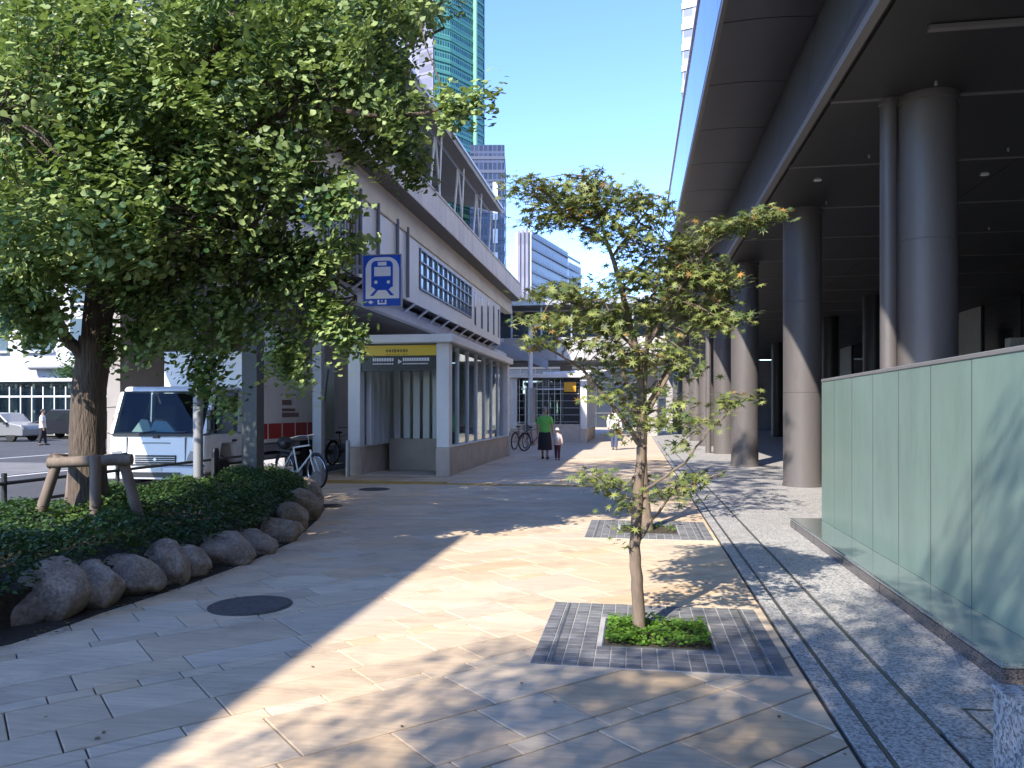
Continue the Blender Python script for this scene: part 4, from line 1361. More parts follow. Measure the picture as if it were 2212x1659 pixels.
gl += limb([gink(560, 300, 9.2), gink(700, 330, 9.0), gink(830, 300, 8.8), gink(890, 380, 8.7)], .025, .008)
gl += limb([gink(235, 330, 8.3), gink(120, 260, 7.2), gink(0, 240, 6.4), gink(-150, 200, 6.0)], .05, .015)
gl += limb([gink(240, 250, 8.3), gink(330, 120, 9.4), gink(420, -60, 10.2)], .05, .02)
gl += limb([gink(230, 380, 8.3), gink(150, 330, 9.2), gink(50, 250, 10.0)], .045, .02)
gl += limb([gink(480, 560, 7.8), gink(560, 470, 7.4), gink(680, 400, 7.2), gink(760, 480, 7.1)], .022, .008)
gl = np.array([tuple(p) for p in gl])
# leaf clusters: photo regions (x, y, rx, ry, count, depth lo, depth hi)
reg = [(120, 130, 200, 160, 300, 6.2, 10), (420, 120, 190, 150, 280, 6.4, 10), (680, 80, 140, 100, 170, 6.6, 10), (840, 30, 80, 45, 60, 7.5, 9.8), (925, 15, 40, 12, 9, 8.8, 9.6), (100, 380, 190, 170, 270, 6.3, 10), (330, 370, 170, 160, 220, 6.6, 9.8), (540, 300, 140, 120, 90, 6.8, 9.6), (720, 220, 90, 70, 75, 7.0, 9.4), (835, 145, 55, 36, 22, 7.4, 9.4), (870, 240, 70, 26, 17, 6.8, 7.6), (985, 238, 45, 12, 9, 6.9, 7.2), (1055, 218, 14, 6, 2, 7, 7.1), (830, 320, 70, 45, 25, 8.0, 9.0), (885, 370, 28, 28, 9, 8.5, 8.9), (90, 560, 170, 70, 120, 6.8, 9.5), (260, 560, 90, 80, 46, 7, 9), (240, 440, 90, 120, 60, 6.2, 7.0), (420, 540, 110, 60, 44, 7, 8.6), (560, 430, 90, 60, 33, 7, 8.6), (640, 380, 70, 70, 24, 7, 8.8), (715, 425, 45, 40, 18, 7, 7.6), (600, 560, 110, 50, 41, 7.4, 8.4), (670, 600, 55, 45, 23, 7.5, 8.2), (735, 545, 35, 14, 7, 7.2, 7.7), (705, 680, 45, 40, 17, 7.5, 8), (760, 735, 28, 18, 6, 7.5, 7.8), (560, 660, 80, 60, 25, 7.5, 8.2), (620, 760, 42, 38, 12, 7.5, 7.9), (450, 700, 100, 50, 30, 7.4, 8.4), (350, 660, 90, 50, 27, 7.4, 8.6), (435, 790, 28, 50, 12, 7.5, 7.8), (490, 860, 18, 40, 5, 7.6, 7.8), (660, 815, 20, 14, 3, 7.6, 7.7), (290, 740, 60, 30, 13, 7.5, 8.4), (60, 690, 70, 40, 34, 7.2, 8.8), (20, 640, 40, 40, 22, 7, 8)]
CC = []
for (x, y, rx, ry, n_, d0, d1) in reg:
    for _ in range(int(n_ * 1.35)):
        a = rr.uniform(0, 2 * math.pi); q = math.sqrt(rr.random())
        CC.append(tuple(PD(x + rx * q * math.cos(a), y + ry * q * math.sin(a), rr.uniform(d0, d1))))
# the crown above the picture, in world space
for _ in range(1350):
    while True:
        p = Vector((rr.uniform(-1, 1), rr.uniform(-1, 1), rr.uniform(-1, 1)))
        if .35 < p.length < 1: break
    p = Vector((gx + 1.3 + p.x * 3.9, gy + .9 + p.y * 3.9, 8.8 + p.z * 4.6))
    uu, vv = proj(p)
    if p.z > 5.4 and not (vv > -70 and uu > 380): CC.append(tuple(p))
CC = np.array(CC)
leafC, leafN, leafT = [], [], []
for c in CC:
    n_ = rr.randint(26, 42)
    ang = rr.uniform(0, 2 * math.pi); el = rr.uniform(-1.25, -.1)
    dv = np.array((math.cos(ang) * math.cos(el), math.sin(ang) * math.cos(el), math.sin(el)))
    t = rng.uniform(-.24, .24, (n_, 1))
    leafC.append(c + dv * t + rng.normal(size=(n_, 3)) * .055)
    nn = np.array((-.28, -.6, .7)) * .75 + rng.normal(size=3) * .45
    nn /= np.linalg.norm(nn)
    leafN.append(np.repeat(nn[None, :], n_, 0))
    leafT.append(np.full((n_, 1), min(1, max(0, rr.gauss(.55, .3)))))  # one tone per cluster: sunlit and shaded clumps put into leaf colour
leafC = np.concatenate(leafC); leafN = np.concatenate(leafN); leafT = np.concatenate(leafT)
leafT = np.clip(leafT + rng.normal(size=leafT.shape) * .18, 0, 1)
cols = np.array((0.025, 0.075, 0.02)) * (1 - leafT) + np.array((0.32, 0.40, 0.14)) * leafT  # dark tone stands for shaded clumps, pale tone for sunlit ones
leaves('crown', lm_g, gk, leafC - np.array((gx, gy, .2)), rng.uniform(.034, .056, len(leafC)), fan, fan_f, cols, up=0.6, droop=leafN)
tw = MB()
for c in CC[::4]:
    j = np.argmin(((gl - c) ** 2).sum(1)); b = Vector(gl[j]); cv = Vector(c)
    if (b - cv).length > 1.3: continue
    mid = b.lerp(cv, .5) + Vector((rr.uniform(-.1, .1), rr.uniform(-.1, .1), .08))
    tw.tube([p - Vector((gx, gy, .2)) for p in (b, mid, cv)], [.010, .007, .003], 4, False)
tr.build('trunk', m_bark, gk, smooth=True)
tw.build('twigs', m_bark, gk, fix=False)['kind'] = 'stuff'
# timber tree support
sup = thing('tree_support', 'weathered timber frame propping the big ginkgo trunk', 'tree support', (gx, gy, .2))
def lp_(x, y, d): return PD(x, y, d) - Vector((gx, gy, .2))
for (xa, ya, xb, yb, d) in ((98, 1075, 128, 985, 7.75), (206, 1095, 206, 985, 7.6), (293, 1092, 262, 980, 7.85), (150, 1080, 160, 985, 8.75)):
    a, b = lp_(xa, ya, d), lp_(xb, yb, d)
    a = a + (a - b) * .35
    MB().tube([a, b], [.052, .05], 12).build('post', m_stake, sup, smooth=True)
for (xa, ya, xb, yb, da, db) in ((105, 1000, 285, 992, 7.72, 7.80),):
    MB().tube([lp_(xa, ya, da), lp_(xb, yb, db)], [.055, .055], 12).build('crossbar', m_stake, sup, smooth=True)
MB().tube([lp_(115, 990, 7.75), lp_(162, 990, 8.8)], [.05, .05], 12).build('crossbar', m_stake, sup, smooth=True)
MB().tube([lp_(275, 990, 7.85), lp_(162, 992, 8.78)], [.05, .05], 12).build('crossbar', m_stake, sup, smooth=True)

# more street trees of the same row standing behind the camera (they shade the foreground)
def back_tree(x, y, h, label, seed, blobs):
    r_ = random.Random(seed)
    t = thing('ginkgo_tree', label, 'tree', (x, y, 0), group=None)
    m_ = MB()
    m_.tube([(0, 0, 0), (.02, 0, 1), (.05, .02, 3), (.0, .05, h * .7), (0, 0, h)], [.22, .17, .15, .09, .03], 12)
    cc = []
    for (bx_, by_, zc, rx, rz, n_cl) in blobs:
      for k in range(n_cl):
        while True:
            p = Vector((r_.uniform(-1, 1), r_.uniform(-1, 1), r_.uniform(-1, 1)))
            if p.length < 1: break
        cc.append((bx_ - x + p.x * rx, by_ - y + p.y * rx, zc + p.z * rz))
    for c in cc[::10]:
        m_.tube([(0, 0, max(2.2, c[2] - 1.0)), (c[0] * .6, c[1] * .6, c[2] - .2), c], [.04, .025, .008], 5, False)
    m_.build('trunk', m_bark, t, smooth=True)
    C = np.concatenate([np.array(c) + rng.normal(size=(28, 3)) * .15 for c in cc])
    leaves('crown', lm_g, t, C, rng.uniform(.035, .055, len(C)), fan, fan_f, mixcols(len(C), (0.045, 0.115, 0.022), (0.12, 0.22, 0.045), 0.18), up=.35)
    return t
back_tree(-2.6, -5.0, 9.4, 'street ginkgo beside the added guideway, shading the foreground paving', 3, [(-2.8, -5.1, 7.4, 2.25, 1.4, 640), (-1.1, -3.0, 7.4, 1.55, 1.1, 190)])
# guideway added behind the camera, out of view, to shade the left pavement
wk = thing('shade_guideway', 'added unseen concrete guideway on round columns, casting the left shade', 'guideway', (-7.0, -8, 0))
box_part('deck', m_conc, wk, -1.35, 1.25, -30, 8.2, 7.5, 8.0)
box_part('parapet', m_para, wk, 1.13, 1.25, -30, 8.2, 8.003, 8.2)
box_part('parapet', m_para, wk, -1.35, -1.23, -30, 8.2, 8.003, 8.2)
for yy in (-24, -14, -4, 5.6):
    MB().cyl(.2, yy, -.1, 7.499, .3, 20).build('column', m_conc, wk, smooth=True)

# ================================================================== MAPLES
lm_m = leaf_mat('maple_leaf', (0.22, 0.22, 0.04), 0.2, 0.5)
star = []
for k in range(14):
    a = math.pi * 2 * k / 14
    rad = (1.0, .30)[k % 2]
    if k == 7: pass
    star.append((rad * math.sin(a), -rad * math.cos(a), -.18 * rad))
star_f = [(13, 0, 1, 2, 3), (3, 4, 5), (5, 6, 7), (7, 8, 9), (9, 10, 11), (11, 12, 13), (3, 5, 7, 9, 11, 13)]
def maple(name, label, base, trunk_px, d0, limbs_px, pads, nfac, lsize, tr_r):
    t = thing(name, label, 'tree', base, group=None)
    B = Vector(base); m_ = MB(); allp = []
    for pts, r0, r1 in [(trunk_px, tr_r[0], tr_r[1])] + limbs_px:
        q = [PD(x, y, d) for x, y, d in pts]
        if pts is trunk_px: q[0] = B + Vector((0, 0, -.01))
        out = [q[0]]
        for a, b in zip(q[:-1], q[1:]):
            for k in (1, 2, 3, 4):
                p = a.lerp(b, k / 4)
                if k < 4: p = p + Vector((rr.uniform(-1, 1), rr.uniform(-1, 1), rr.uniform(-1, 1))) * .006
                out.append(p)
        n_ = len(out)
        m_.tube([p - B for p in out], [r0 + (r1 - r0) * (i / (n_ - 1)) for i in range(n_)], 10 if pts is trunk_px else 7)
        allp += [tuple(p) for p in out]
    allp = np.array(allp)
    C, cl, NN = [], [], []
    for (x, y, rx, ry, w, da, db) in pads:
        for _ in range(int(w * nfac)):
            a = rr.uniform(0, 2 * math.pi); q = math.sqrt(rr.random())
            c = PD(x + rx * q * math.cos(a), y + ry * q * math.sin(a), rr.uniform(da, db))
            cl.append(tuple(c))
            k = rr.randint(6, 11)
            jit = rng.normal(size=(k, 3)) * np.array((.06, .06, .022)) * (depth(c) / 5.3) ** .5
            C.append(np.array(c) + jit)
            nn = np.array((-.2, -.4, .85)) + rng.normal(size=3) * .4
            NN.append(np.repeat(nn[None, :] / np.linalg.norm(nn), k, 0))
    C = np.concatenate(C); NN = np.concatenate(NN); cl = np.array(cl)
    for c in cl[::3]:
        j = np.argmin(((allp - c) ** 2).sum(1)); b = Vector(allp[j]); cv = Vector(c)
        if (b - cv).length > 1.0: continue
        m_.tube([p - B for p in (b, b.lerp(cv, .5) + Vector((0, 0, .02)), cv)], [.0055, .004, .002], 4, False)
    m_.build('trunk', m_bark2, t, smooth=True)
    cols = mixcols(len(C), (0.045, 0.080, 0.022), (0.235, 0.255, 0.075), 0.2)
    red = rng.random(len(C)) < .045
    cols[red] = cols[red] * np.array((1.5, .75, .7))
    leaves('crown', lm_m, t, C - np.array(base), rng.uniform(lsize[0], lsize[1], len(C)), star, star_f, cols, up=.6, droop=NN)
    return t
b1 = PG(1383, 1365)
A = 5.3
pads1 = [(1150, 405, 55, 22.4, 16, 4.9, 5.5), (1200, 440, 70, 32.0, 26, 4.9, 5.6), (1265, 395, 50, 28.0, 18, 5, 5.6), (1320, 430, 80, 33.6, 34, 5, 5.7), (1400, 460, 50, 32.0, 20, 5, 5.6), (1260, 470, 70, 24.0, 22, 5, 5.6), (1330, 510, 60, 28.0, 22, 5, 5.6), (1180, 480, 45, 16.0, 8, 5, 5.4), (1540, 500, 45, 12.8, 11, 4.9, 5.3), (1600, 485, 50, 13.6, 14, 4.9, 5.2), (1660, 465, 45, 9.6, 10, 4.9, 5.1), (1490, 530, 40, 20.0, 14, 5, 5.5), (1420, 540, 70, 32.0, 24, 5, 5.8), (1450, 600, 90, 36.0, 34, 5, 5.9), (1380, 600, 60, 28.0, 16, 5.1, 5.8), (1520, 590, 65, 36.0, 24, 5, 5.7), (1480, 655, 90, 32.0, 30, 5, 5.8), (1560, 690, 50, 17.6, 14, 4.9, 5.4), (1570, 610, 30, 24.0, 10, 5, 5.4), (1200, 640, 65, 24.0, 17.0, 4.9, 5.5), (1280, 630, 80, 28.0, 22.1, 4.9, 5.6), (1180, 690, 45, 12.8, 7.6, 4.9, 5.3), (1175, 742, 42, 10.4, 7.6, 4.9, 5.2), (1280, 690, 80, 28.0, 20.4, 4.9, 5.5), (1370, 690, 80, 36.0, 28, 5, 5.7), (1270, 745, 60, 20.0, 11.9, 4.9, 5.4), (1320, 790, 75, 28.0, 11.0, 5, 5.6), (1415, 770, 75, 28.0, 22, 5, 5.7), (1480, 800, 45, 16.0, 5.0, 5, 5.4), (1310, 845, 50, 24.0, 6.0, 5, 5.5), (1390, 860, 45, 36.0, 7.0, 5, 5.6), (1430, 900, 45, 28.0, 5.0, 5, 5.5), (1350, 915, 40, 28.0, 4.5, 5, 5.5), (1500, 915, 55, 17.6, 6.0, 4.9, 5.3), (1560, 875, 40, 14.4, 4.5, 4.9, 5.2), (1615, 855, 26, 6.4, 2.0, 4.9, 5.1), (1470, 960, 30, 17.6, 3.0, 5, 5.3), (1285, 1025, 40, 20.8, 4.5, 5, 5.5), (1330, 1055, 45, 25.6, 6.5, 5, 5.5), (1350, 1090, 35, 17.6, 4.0, 5.1, 5.5), (1470, 1060, 55, 16.0, 6.0, 4.9, 5.4), (1530, 1030, 45, 12.8, 4.5, 4.9, 5.3), (1420, 1075, 22, 12.8, 2.0, 5.1, 5.3), (1352, 1135, 10, 17.6, 1.5, 5.2, 5.3), (1345, 1180, 10, 11.2, 1.0, 5.2, 5.3)]
lim1 = [([(1385, 965, A), (1345, 905, 5.25), (1260, 800, 5.2), (1165, 742, 5.1)], .020, .006),
        ([(1385, 960, A), (1385, 850, A), (1375, 760, A), (1335, 600, A), (1310, 520, A), (1230, 470, 5.25)], .034, .007),
        ([(1382, 820, A), (1400, 740, 5.25), (1440, 670, 5.2), (1500, 575, 5.15), (1570, 500, 5.05), (1690, 462, 5.0)], .022, .005),
        ([(1385, 900, A), (1440, 800, 5.4), (1500, 700, 5.5), (1570, 650, 5.5)], .016, .005),
        ([(1375, 760, A), (1300, 680, 5.3), (1200, 640, 5.2)], .013, .004),
        ([(1380, 1165, A), (1410, 1120, 5.25), (1455, 1060, 5.2), (1560, 1022, 5.1)], .015, .004),
        ([(1385, 1010, A), (1340, 1060, 5.25), (1280, 1025, 5.2)], .010, .004),
        ([(1390, 1060, 5.3), (1480, 1000, 5.15), (1530, 930, 5.1), (1620, 855, 5.0)], .010, .003),
        ([(1310, 520, A), (1290, 440, A), (1270, 380, A)], .010, .004), ([(1320, 560, A), (1380, 480, 5.3), (1410, 440, 5.3)], .010, .004),
        ([(1385, 900, A), (1430, 880, 5.3), (1500, 915, 5.2)], .010, .003)]
maple('maple_tree', 'slim young maple with olive leaves rising from the weedy sett square', (b1.x, b1.y, 0), [(1383, 1365, A), (1376, 1270, A), (1370, 1180, A), (1378, 1090, A), (1385, 965, A)], A, lim1, pads1, 1.65, (.029, .045), (.046, .034))
b2 = PG(1398, 1146)
pads2 = [(1350, 650, 110, 60, 34, 9.2, 10.8), (1500, 620, 100, 60, 34, 9.2, 10.8), (1440, 560, 80, 50, 24, 9.4, 10.6), (1410, 760, 100, 55, 36, 9.2, 10.6), (1510, 700, 80, 40, 26, 9.2, 10.6), (1375, 850, 60, 50, 20, 9.4, 10.4), (1460, 850, 50, 30, 10, 9.4, 10.4), (1300, 720, 60, 30, 14, 9.3, 10.4), (1380, 910, 40, 30, 10, 9.5, 10.2), (1400, 1030, 30, 20, 3, 9.6, 10)]
lim2 = [([(1388, 960, 9.9), (1390, 850, 9.9), (1400, 700, 9.9), (1430, 560, 9.9)], .06, .012), ([(1388, 940, 9.9), (1350, 820, 9.8), (1320, 680, 9.7)], .04, .01), ([(1392, 900, 9.9), (1450, 800, 10), (1520, 640, 10.1)], .04, .01)]
maple('maple_tree', 'thicker trunked maple standing in the farther sett square', (b2.x, b2.y, 0), [(1398, 1146, 9.83), (1392, 1080, 9.85), (1387, 1000, 9.9), (1386, 930, 9.9)], 9.83, lim2, pads2, .85, (.040, .060), (.08, .062))
# hidden and far trees across the road
def far_tree(x, y, h, r, label, n_cl, seed):
    r_ = random.Random(seed)
    t = thing('street_tree', label, 'tree', (x, y, -.1), group='trees across the road')
    m_ = MB().tube([(0, 0, 0), (.05, 0, h * .5), (0, 0, h * .9)], [.2, .14, .04], 10)
    C = []
    for k in range(n_cl):
        while True:
            p = Vector((r_.uniform(-1, 1), r_.uniform(-1, 1), r_.uniform(-1, 1)))
            if p.length < 1: break
        c = np.array((p.x * r, p.y * r, h * .68 + p.z * h * .32))
        C.append(c + rng.normal(size=(30, 3)) * .3)
        if k % 6 == 0: m_.tube([(0, 0, h * .4), tuple(c)], [.05, .01], 5, False)
    m_.build('trunk', m_bark, t)
    C = np.concatenate(C)
    leaves('crown', lm_shrub, t, C, rng.uniform(.10, .17, len(C)), [(0, -1, 0), (.6, 0, .1), (0, 1, 0), (-.6, 0, .1)], [(0, 1, 2, 3)], mixcols(len(C), (0.02, 0.055, 0.015), (0.08, 0.15, 0.035), .2), up=.4)
for k, (x, y, h, r) in enumerate([(-34.5, 51, 6.2, 2.1), (-38.5, 50.5, 6.4, 2.2), (-30.5, 52, 6.0, 1.9)]):
    far_tree(x, y, h, r, ('round street tree standing between the two others across the road', 'round street tree farthest along the long kiosk from the black car', 'lowest round street tree, nearest the station service wall')[k], 90, 40 + k)

# ================================================================== VEHICLES
m_tw = mat('truck_white', (0.70, 0.71, 0.72), 0.3, noise=(2, 0.05, 3), coat=0.3)
m_box = mat('truck_box_cream', (0.78, 0.75, 0.70), 0.45, noise=(1.5, 0.06, 4))
m_red = mat('truck_red', (0.42, 0.03, 0.025), 0.4)
m_int = mat('cab_interior', (0.03, 0.03, 0.033), 0.8)
m_lamp = mat('lamp_lens', (0.32, 0.34, 0.37), 0.12, 0.5)
m_cloth = mat('dash_cloth', (0.45, 0.60, 0.80), 0.8)
g_wind = glass_mat('windscreen', (0.42, 0.52, 0.50), 0.015, gmax=0.08)
def wheel(parent, x, y, r, w, name='wheel'):
    wl = MB().lathe([(r * .55, -w / 2), (r * .92, -w / 2), (r, -w * .3), (r, w * .3), (r * .92, w / 2), (r * .55, w / 2)], 28, (x, y, r), 'x').build(name, m_rubber, parent, smooth=True)
    MB().lathe([(r * .54, -w * .46), (r * .5, -w * .5), (r * .2, -w * .35), (r * .2, w * .35), (r * .5, w * .5), (r * .54, w * .46)], 20, (x, y, r), 'x').build('rim', m_steel_l, wl, smooth=True)
    return wl
tk = thing('delivery_truck', 'white cab box truck with a red stripe parked under the station deck', 'truck', (-9.02, 13.6, -.1))
W2 = 1.0
# cab: lower body, pillars, roof
cab = MB().prism([(0.06, .42), (0.0, .62), (0.03, 1.16), (1.55, 1.16), (1.58, .55), (1.18, .55), (1.08, .95), (.62, .95), (.50, .55), (.42, .42)], -W2, W2, 'x')
cab.build('cab', m_tw, tk, bevel=.07)
MB().box(-W2 + .08, W2 - .08, .012, .07, 1.115, 1.166).build('cowl', m_black, tk, fix=False)
for s in (-1, 1):
    MB().box(min(s * .60, s * .615), max(s * .60, s * .615), -.004, .02, .56, 1.1).build('corner_seam', m_steel, tk, fix=False)
    MB().box(min(s * .905, s * .945), max(s * .905, s * .945), .02, .14, .86, .95).build('indicator', mat('amber_lens', (0.5, 0.2, 0.02), 0.3), tk, fix=False)
MB().box(-W2 + .02, W2 - .02, .0, .09, .555, .585).build('bumper_gap', m_black, tk, fix=False)
MB().prism([(.36, 1.98), (.44, 2.08), (1.52, 2.10), (1.56, 1.98)], -W2 + .05, W2 - .05, 'x').build('cab_roof', m_tw, tk, bevel=.05)
for s in (-1, 1):
    MB().prism([(.05, 1.165), (.13, 1.165), (.46, 1.975), (.38, 1.975)], s * W2, s * (W2 - .07), 'x').build('pillar', m_tw, tk)
    MB().prism([(1.30, 1.165), (1.56, 1.165), (1.56, 1.975), (1.34, 1.975)], s * W2, s * (W2 - .05), 'x').build('pillar', m_tw, tk)
    sw_ = MB().prism([(.16, 1.17), (1.28, 1.17), (1.32, 1.97), (.49, 1.97)], s * (W2 - .02), s * (W2 - .03), 'x').build('side_window', g_smoke, tk)
    MB().prism([(.20, .62), (.20, 1.15), (1.22, 1.15), (1.22, .98), (.60, .98), (.50, .62)], s * (W2 + .002), s * (W2 + .012), 'x').build('door', m_tw, tk)
    MB().box(s * W2 - .02 if s > 0 else s * W2 - .012, s * W2 + .032 if s > 0 else s * W2 + .02, 1.0, 1.16, .99, 1.03).build('door_handle', m_black, tk, fix=False)
    MB().box(s * 1.10 - .05, s * 1.10 + .05, -.02, .06, 1.22, 1.62).build('mirror', m_black, tk, fix=False, bevel=.02)
    MB().tube([(s * .92, .12, 1.68), (s * 1.10, .02, 1.66), (s * 1.10, .02, 1.2), (s * .92, .06, 1.14)], .012, 6).build('mirror_arm', m_black, tk)
    MB().prism([(s * .62, .60), (s * .90, .60), (s * .90, .82), (s * .72, .84)], -.022, .03, 'y').build('headlight', m_lamp, tk)
    MB().box(min(s * .70, s * .88), max(s * .70, s * .88), -.045, 0, .36, .46).build('fog_light', m_lamp, tk, fix=False)
MB().add([(-W2 + .06, .06, 1.17), (W2 - .06, .06, 1.17), (W2 - .06, .385, 1.975), (-W2 + .06, .385, 1.975)], [(0, 1, 2, 3)]).build('windscreen', g_wind, tk)
MB().box(-W2 + .05, W2 - .05, .075, .34, 1.162, 1.19).build('dashboard', m_int, tk, fix=False)
MB().box(-W2 + .05, W2 - .05, 1.45, 1.54, 1.17, 1.97).build('cab_back', m_int, tk, fix=False)
for x in (-.45, .45):
    MB().box(x - .25, x + .25, 1.0, 1.15, 1.17, 1.75).build('seat', m_int, tk, fix=False, bevel=.05)
MB().prism([(-.62, 1.195), (-.20, 1.195), (-.28, 1.42), (-.42, 1.44)], .17, .26, 'y').build('white_paper', mat('paper', (0.7, 0.75, 0.75), 0.8), tk)
MB().prism([(-.24, 1.195), (.30, 1.195), (.12, 1.40), (-.14, 1.41)], .16, .24, 'y').build('blue_cloth', m_cloth, tk)
MB().box(-.42, .42, -.018, .02, .60, .76).build('grille', m_black, tk, fix=False)
for zz in (.64, .68, .72):
    MB().box(-.41, .41, -.026, -.019, zz - .006, zz + .006).build('grille_bar', m_steel_l, tk, fix=False)
MB().prism([(-.05, .68), (0, .71), (.05, .68), (0, .65)], -.034, -.027, 'y').build('emblem', m_chrome, tk)
MB().box(-.30, .30, .004, .012, .98, 1.0).build('panel_groove', m_steel, tk, fix=False)
MB().box(-.06, .06, -.006, .03, 1.08, 1.14).build('wiper_base', m_black, tk, fix=False)
for x in (-.5, .3):
    MB().tube([(x, .05, 1.15), (x + .45, .075, 1.22)], .012, 5).build('wiper', m_black, tk)
MB().box(-W2, W2, -.06, .06, .30, .54).build('bumper', m_tw, tk, fix=False, bevel=.03)
MB().box(-.55, .55, -.066, -.061, .34, .44).build('bumper_grille', m_black, tk, fix=False)
box_part('plate', mat('plate_white', (0.6, 0.62, 0.6), 0.5), tk, -.17, .17, -.075, -.067, .46, .53)
# box body
bx = MB().box(-.97, .97, 1.75, 6.5, .88, 2.82).build('box_body', m_box, tk, fix=False, bevel=.03)
for s in (1,):
    box_part('red_stripe', m_red, tk, .971, .976, 1.8, 6.0, .98, 1.32)
    for k in range(7):
        yy = 1.9 + k * .7
        box_part('panel_rib', m_box, tk, .971, .984, yy, yy + .035, .93, 2.76)
    box_part('white_notice', m_tw, tk, .985, .99, 3.75, 4.3, 1.95, 2.3)
    for k, (a, b) in enumerate(((1.46, 1.56), (1.6, 1.66), (1.74, 1.86))):
        box_part('lettering', mat('faded_print', (0.22, 0.14, 0.12), 0.6), tk, .985, .988, 3.3, 4.2 - .2 * k, a, b)
    box_part('pale_rear_area', mat('pale_rear_area', (0.62, 0.68, 0.62), 0.5), tk, .972, .982, 5.62, 6.46, .9, 2.74)  # paler rear area of the box side
    MB().prism([(5.62, 1.5), (5.72, 1.5), (6.1, 2.7), (6.0, 2.7)], .983, .99, 'x').build('diagonal_band', m_steel, tk)  # grey diagonal band across the pale area
box_part('roof_rail', m_tw, tk, -.99, .99, 1.73, 6.52, 2.80, 2.87, .02)
box_part('chassis', m_dark, tk, -.45, .45, .5, 6.4, .45, .87)
box_part('side_guard', m_steel_l, tk, .88, .93, 2.2, 4.4, .55, .62)
box_part('side_guard', m_steel_l, tk, .88, .93, 2.2, 4.4, .70, .86)
for x in (-.78, .78):
    wheel(tk, x, .84, .36, .2)
    wheel(tk, x, 5.0, .36, .3)
box_part('rear_bumper', m_dark, tk, -.9, .9, 6.45, 6.6, .42, .55)

def car(name, label, loc, rz, col, prof, glass_prof, L, Wd, wr, group=None):
    c = thing(name, label, 'car', loc, rz, group)
    mp = mat(name + '_paint_' + str(int(col[0] * 1000)), col, .3, .2, coat=.6)
    w = Wd / 2
    MB().prism(prof, -w, w, 'x').build('body', mp, c, bevel=.06)
    for s in (-1, 1):
        for poly in glass_prof:
            MB().prism(poly, s * (w + .004), s * (w - .02), 'x').build('side_window', m_dglass, c)
        MB().box(min(s * (w + .02), s * (w + .16)), max(s * (w + .02), s * (w + .16)), .95 - .1, 1.0, .9, 1.02).build('mirror', m_black, c, fix=False)
        for yy in (.72, L - .75):
            wheel(c, s * (w - .10), yy, wr, .19)
        box_part('headlight', m_lamp, c, min(s * (w - .35), s * (w - .05)), max(s * (w - .35), s * (w - .05)), -.012, .03, .62, .76)
        box_part('tail_light', m_red, c, min(s * (w - .22), s * (w - .05)), max(s * (w - .22), s * (w - .05)), L - .03, L + .012, .7, .95)
    return c
prof_a = [(0, .3), (0, .72), (.12, .88), (.85, 1.0), (1.35, 1.46), (1.6, 1.52), (3.2, 1.5), (3.7, 1.05), (3.78, .6), (3.75, .3)]
gl_a = [[(1.0, 1.0), (1.42, 1.42), (1.95, 1.44), (1.95, 1.0)], [(2.02, 1.0), (2.02, 1.44), (3.1, 1.42), (3.5, 1.02)]]
prof_b = [(0, .3), (0, .78), (.12, .95), (.8, 1.05), (1.35, 1.62), (1.6, 1.7), (4.1, 1.68), (4.4, 1.1), (4.45, .6), (4.4, .3)]
gl_b = [[(1.0, 1.06), (1.45, 1.58), (2.2, 1.6), (2.2, 1.06)], [(2.28, 1.06), (2.28, 1.6), (3.3, 1.6), (3.3, 1.06)], [(3.38, 1.06), (3.38, 1.58), (4.0, 1.56), (4.25, 1.1)]]
pa = PG(47, 955, -.1)
ca = car('parked_car', 'silver small car standing before the long kiosk across the road', (pa.x, pa.y + .85, -.1), R(90), (0.22, 0.22, 0.22), prof_a, gl_a, 3.75, 1.6, .29)
pb_ = PG(52, 948, -.1)
cb = car('parked_car', 'black estate car beside the silver car, behind the ginkgo trunk', (pb_.x + .6, pb_.y + .85, -.1), R(90), (0.02, 0.022, 0.03), prof_b, gl_b, 4.45, 1.75, .31)
cb.rotation_euler.z = R(-90); cb.location.x = pb_.x + .25

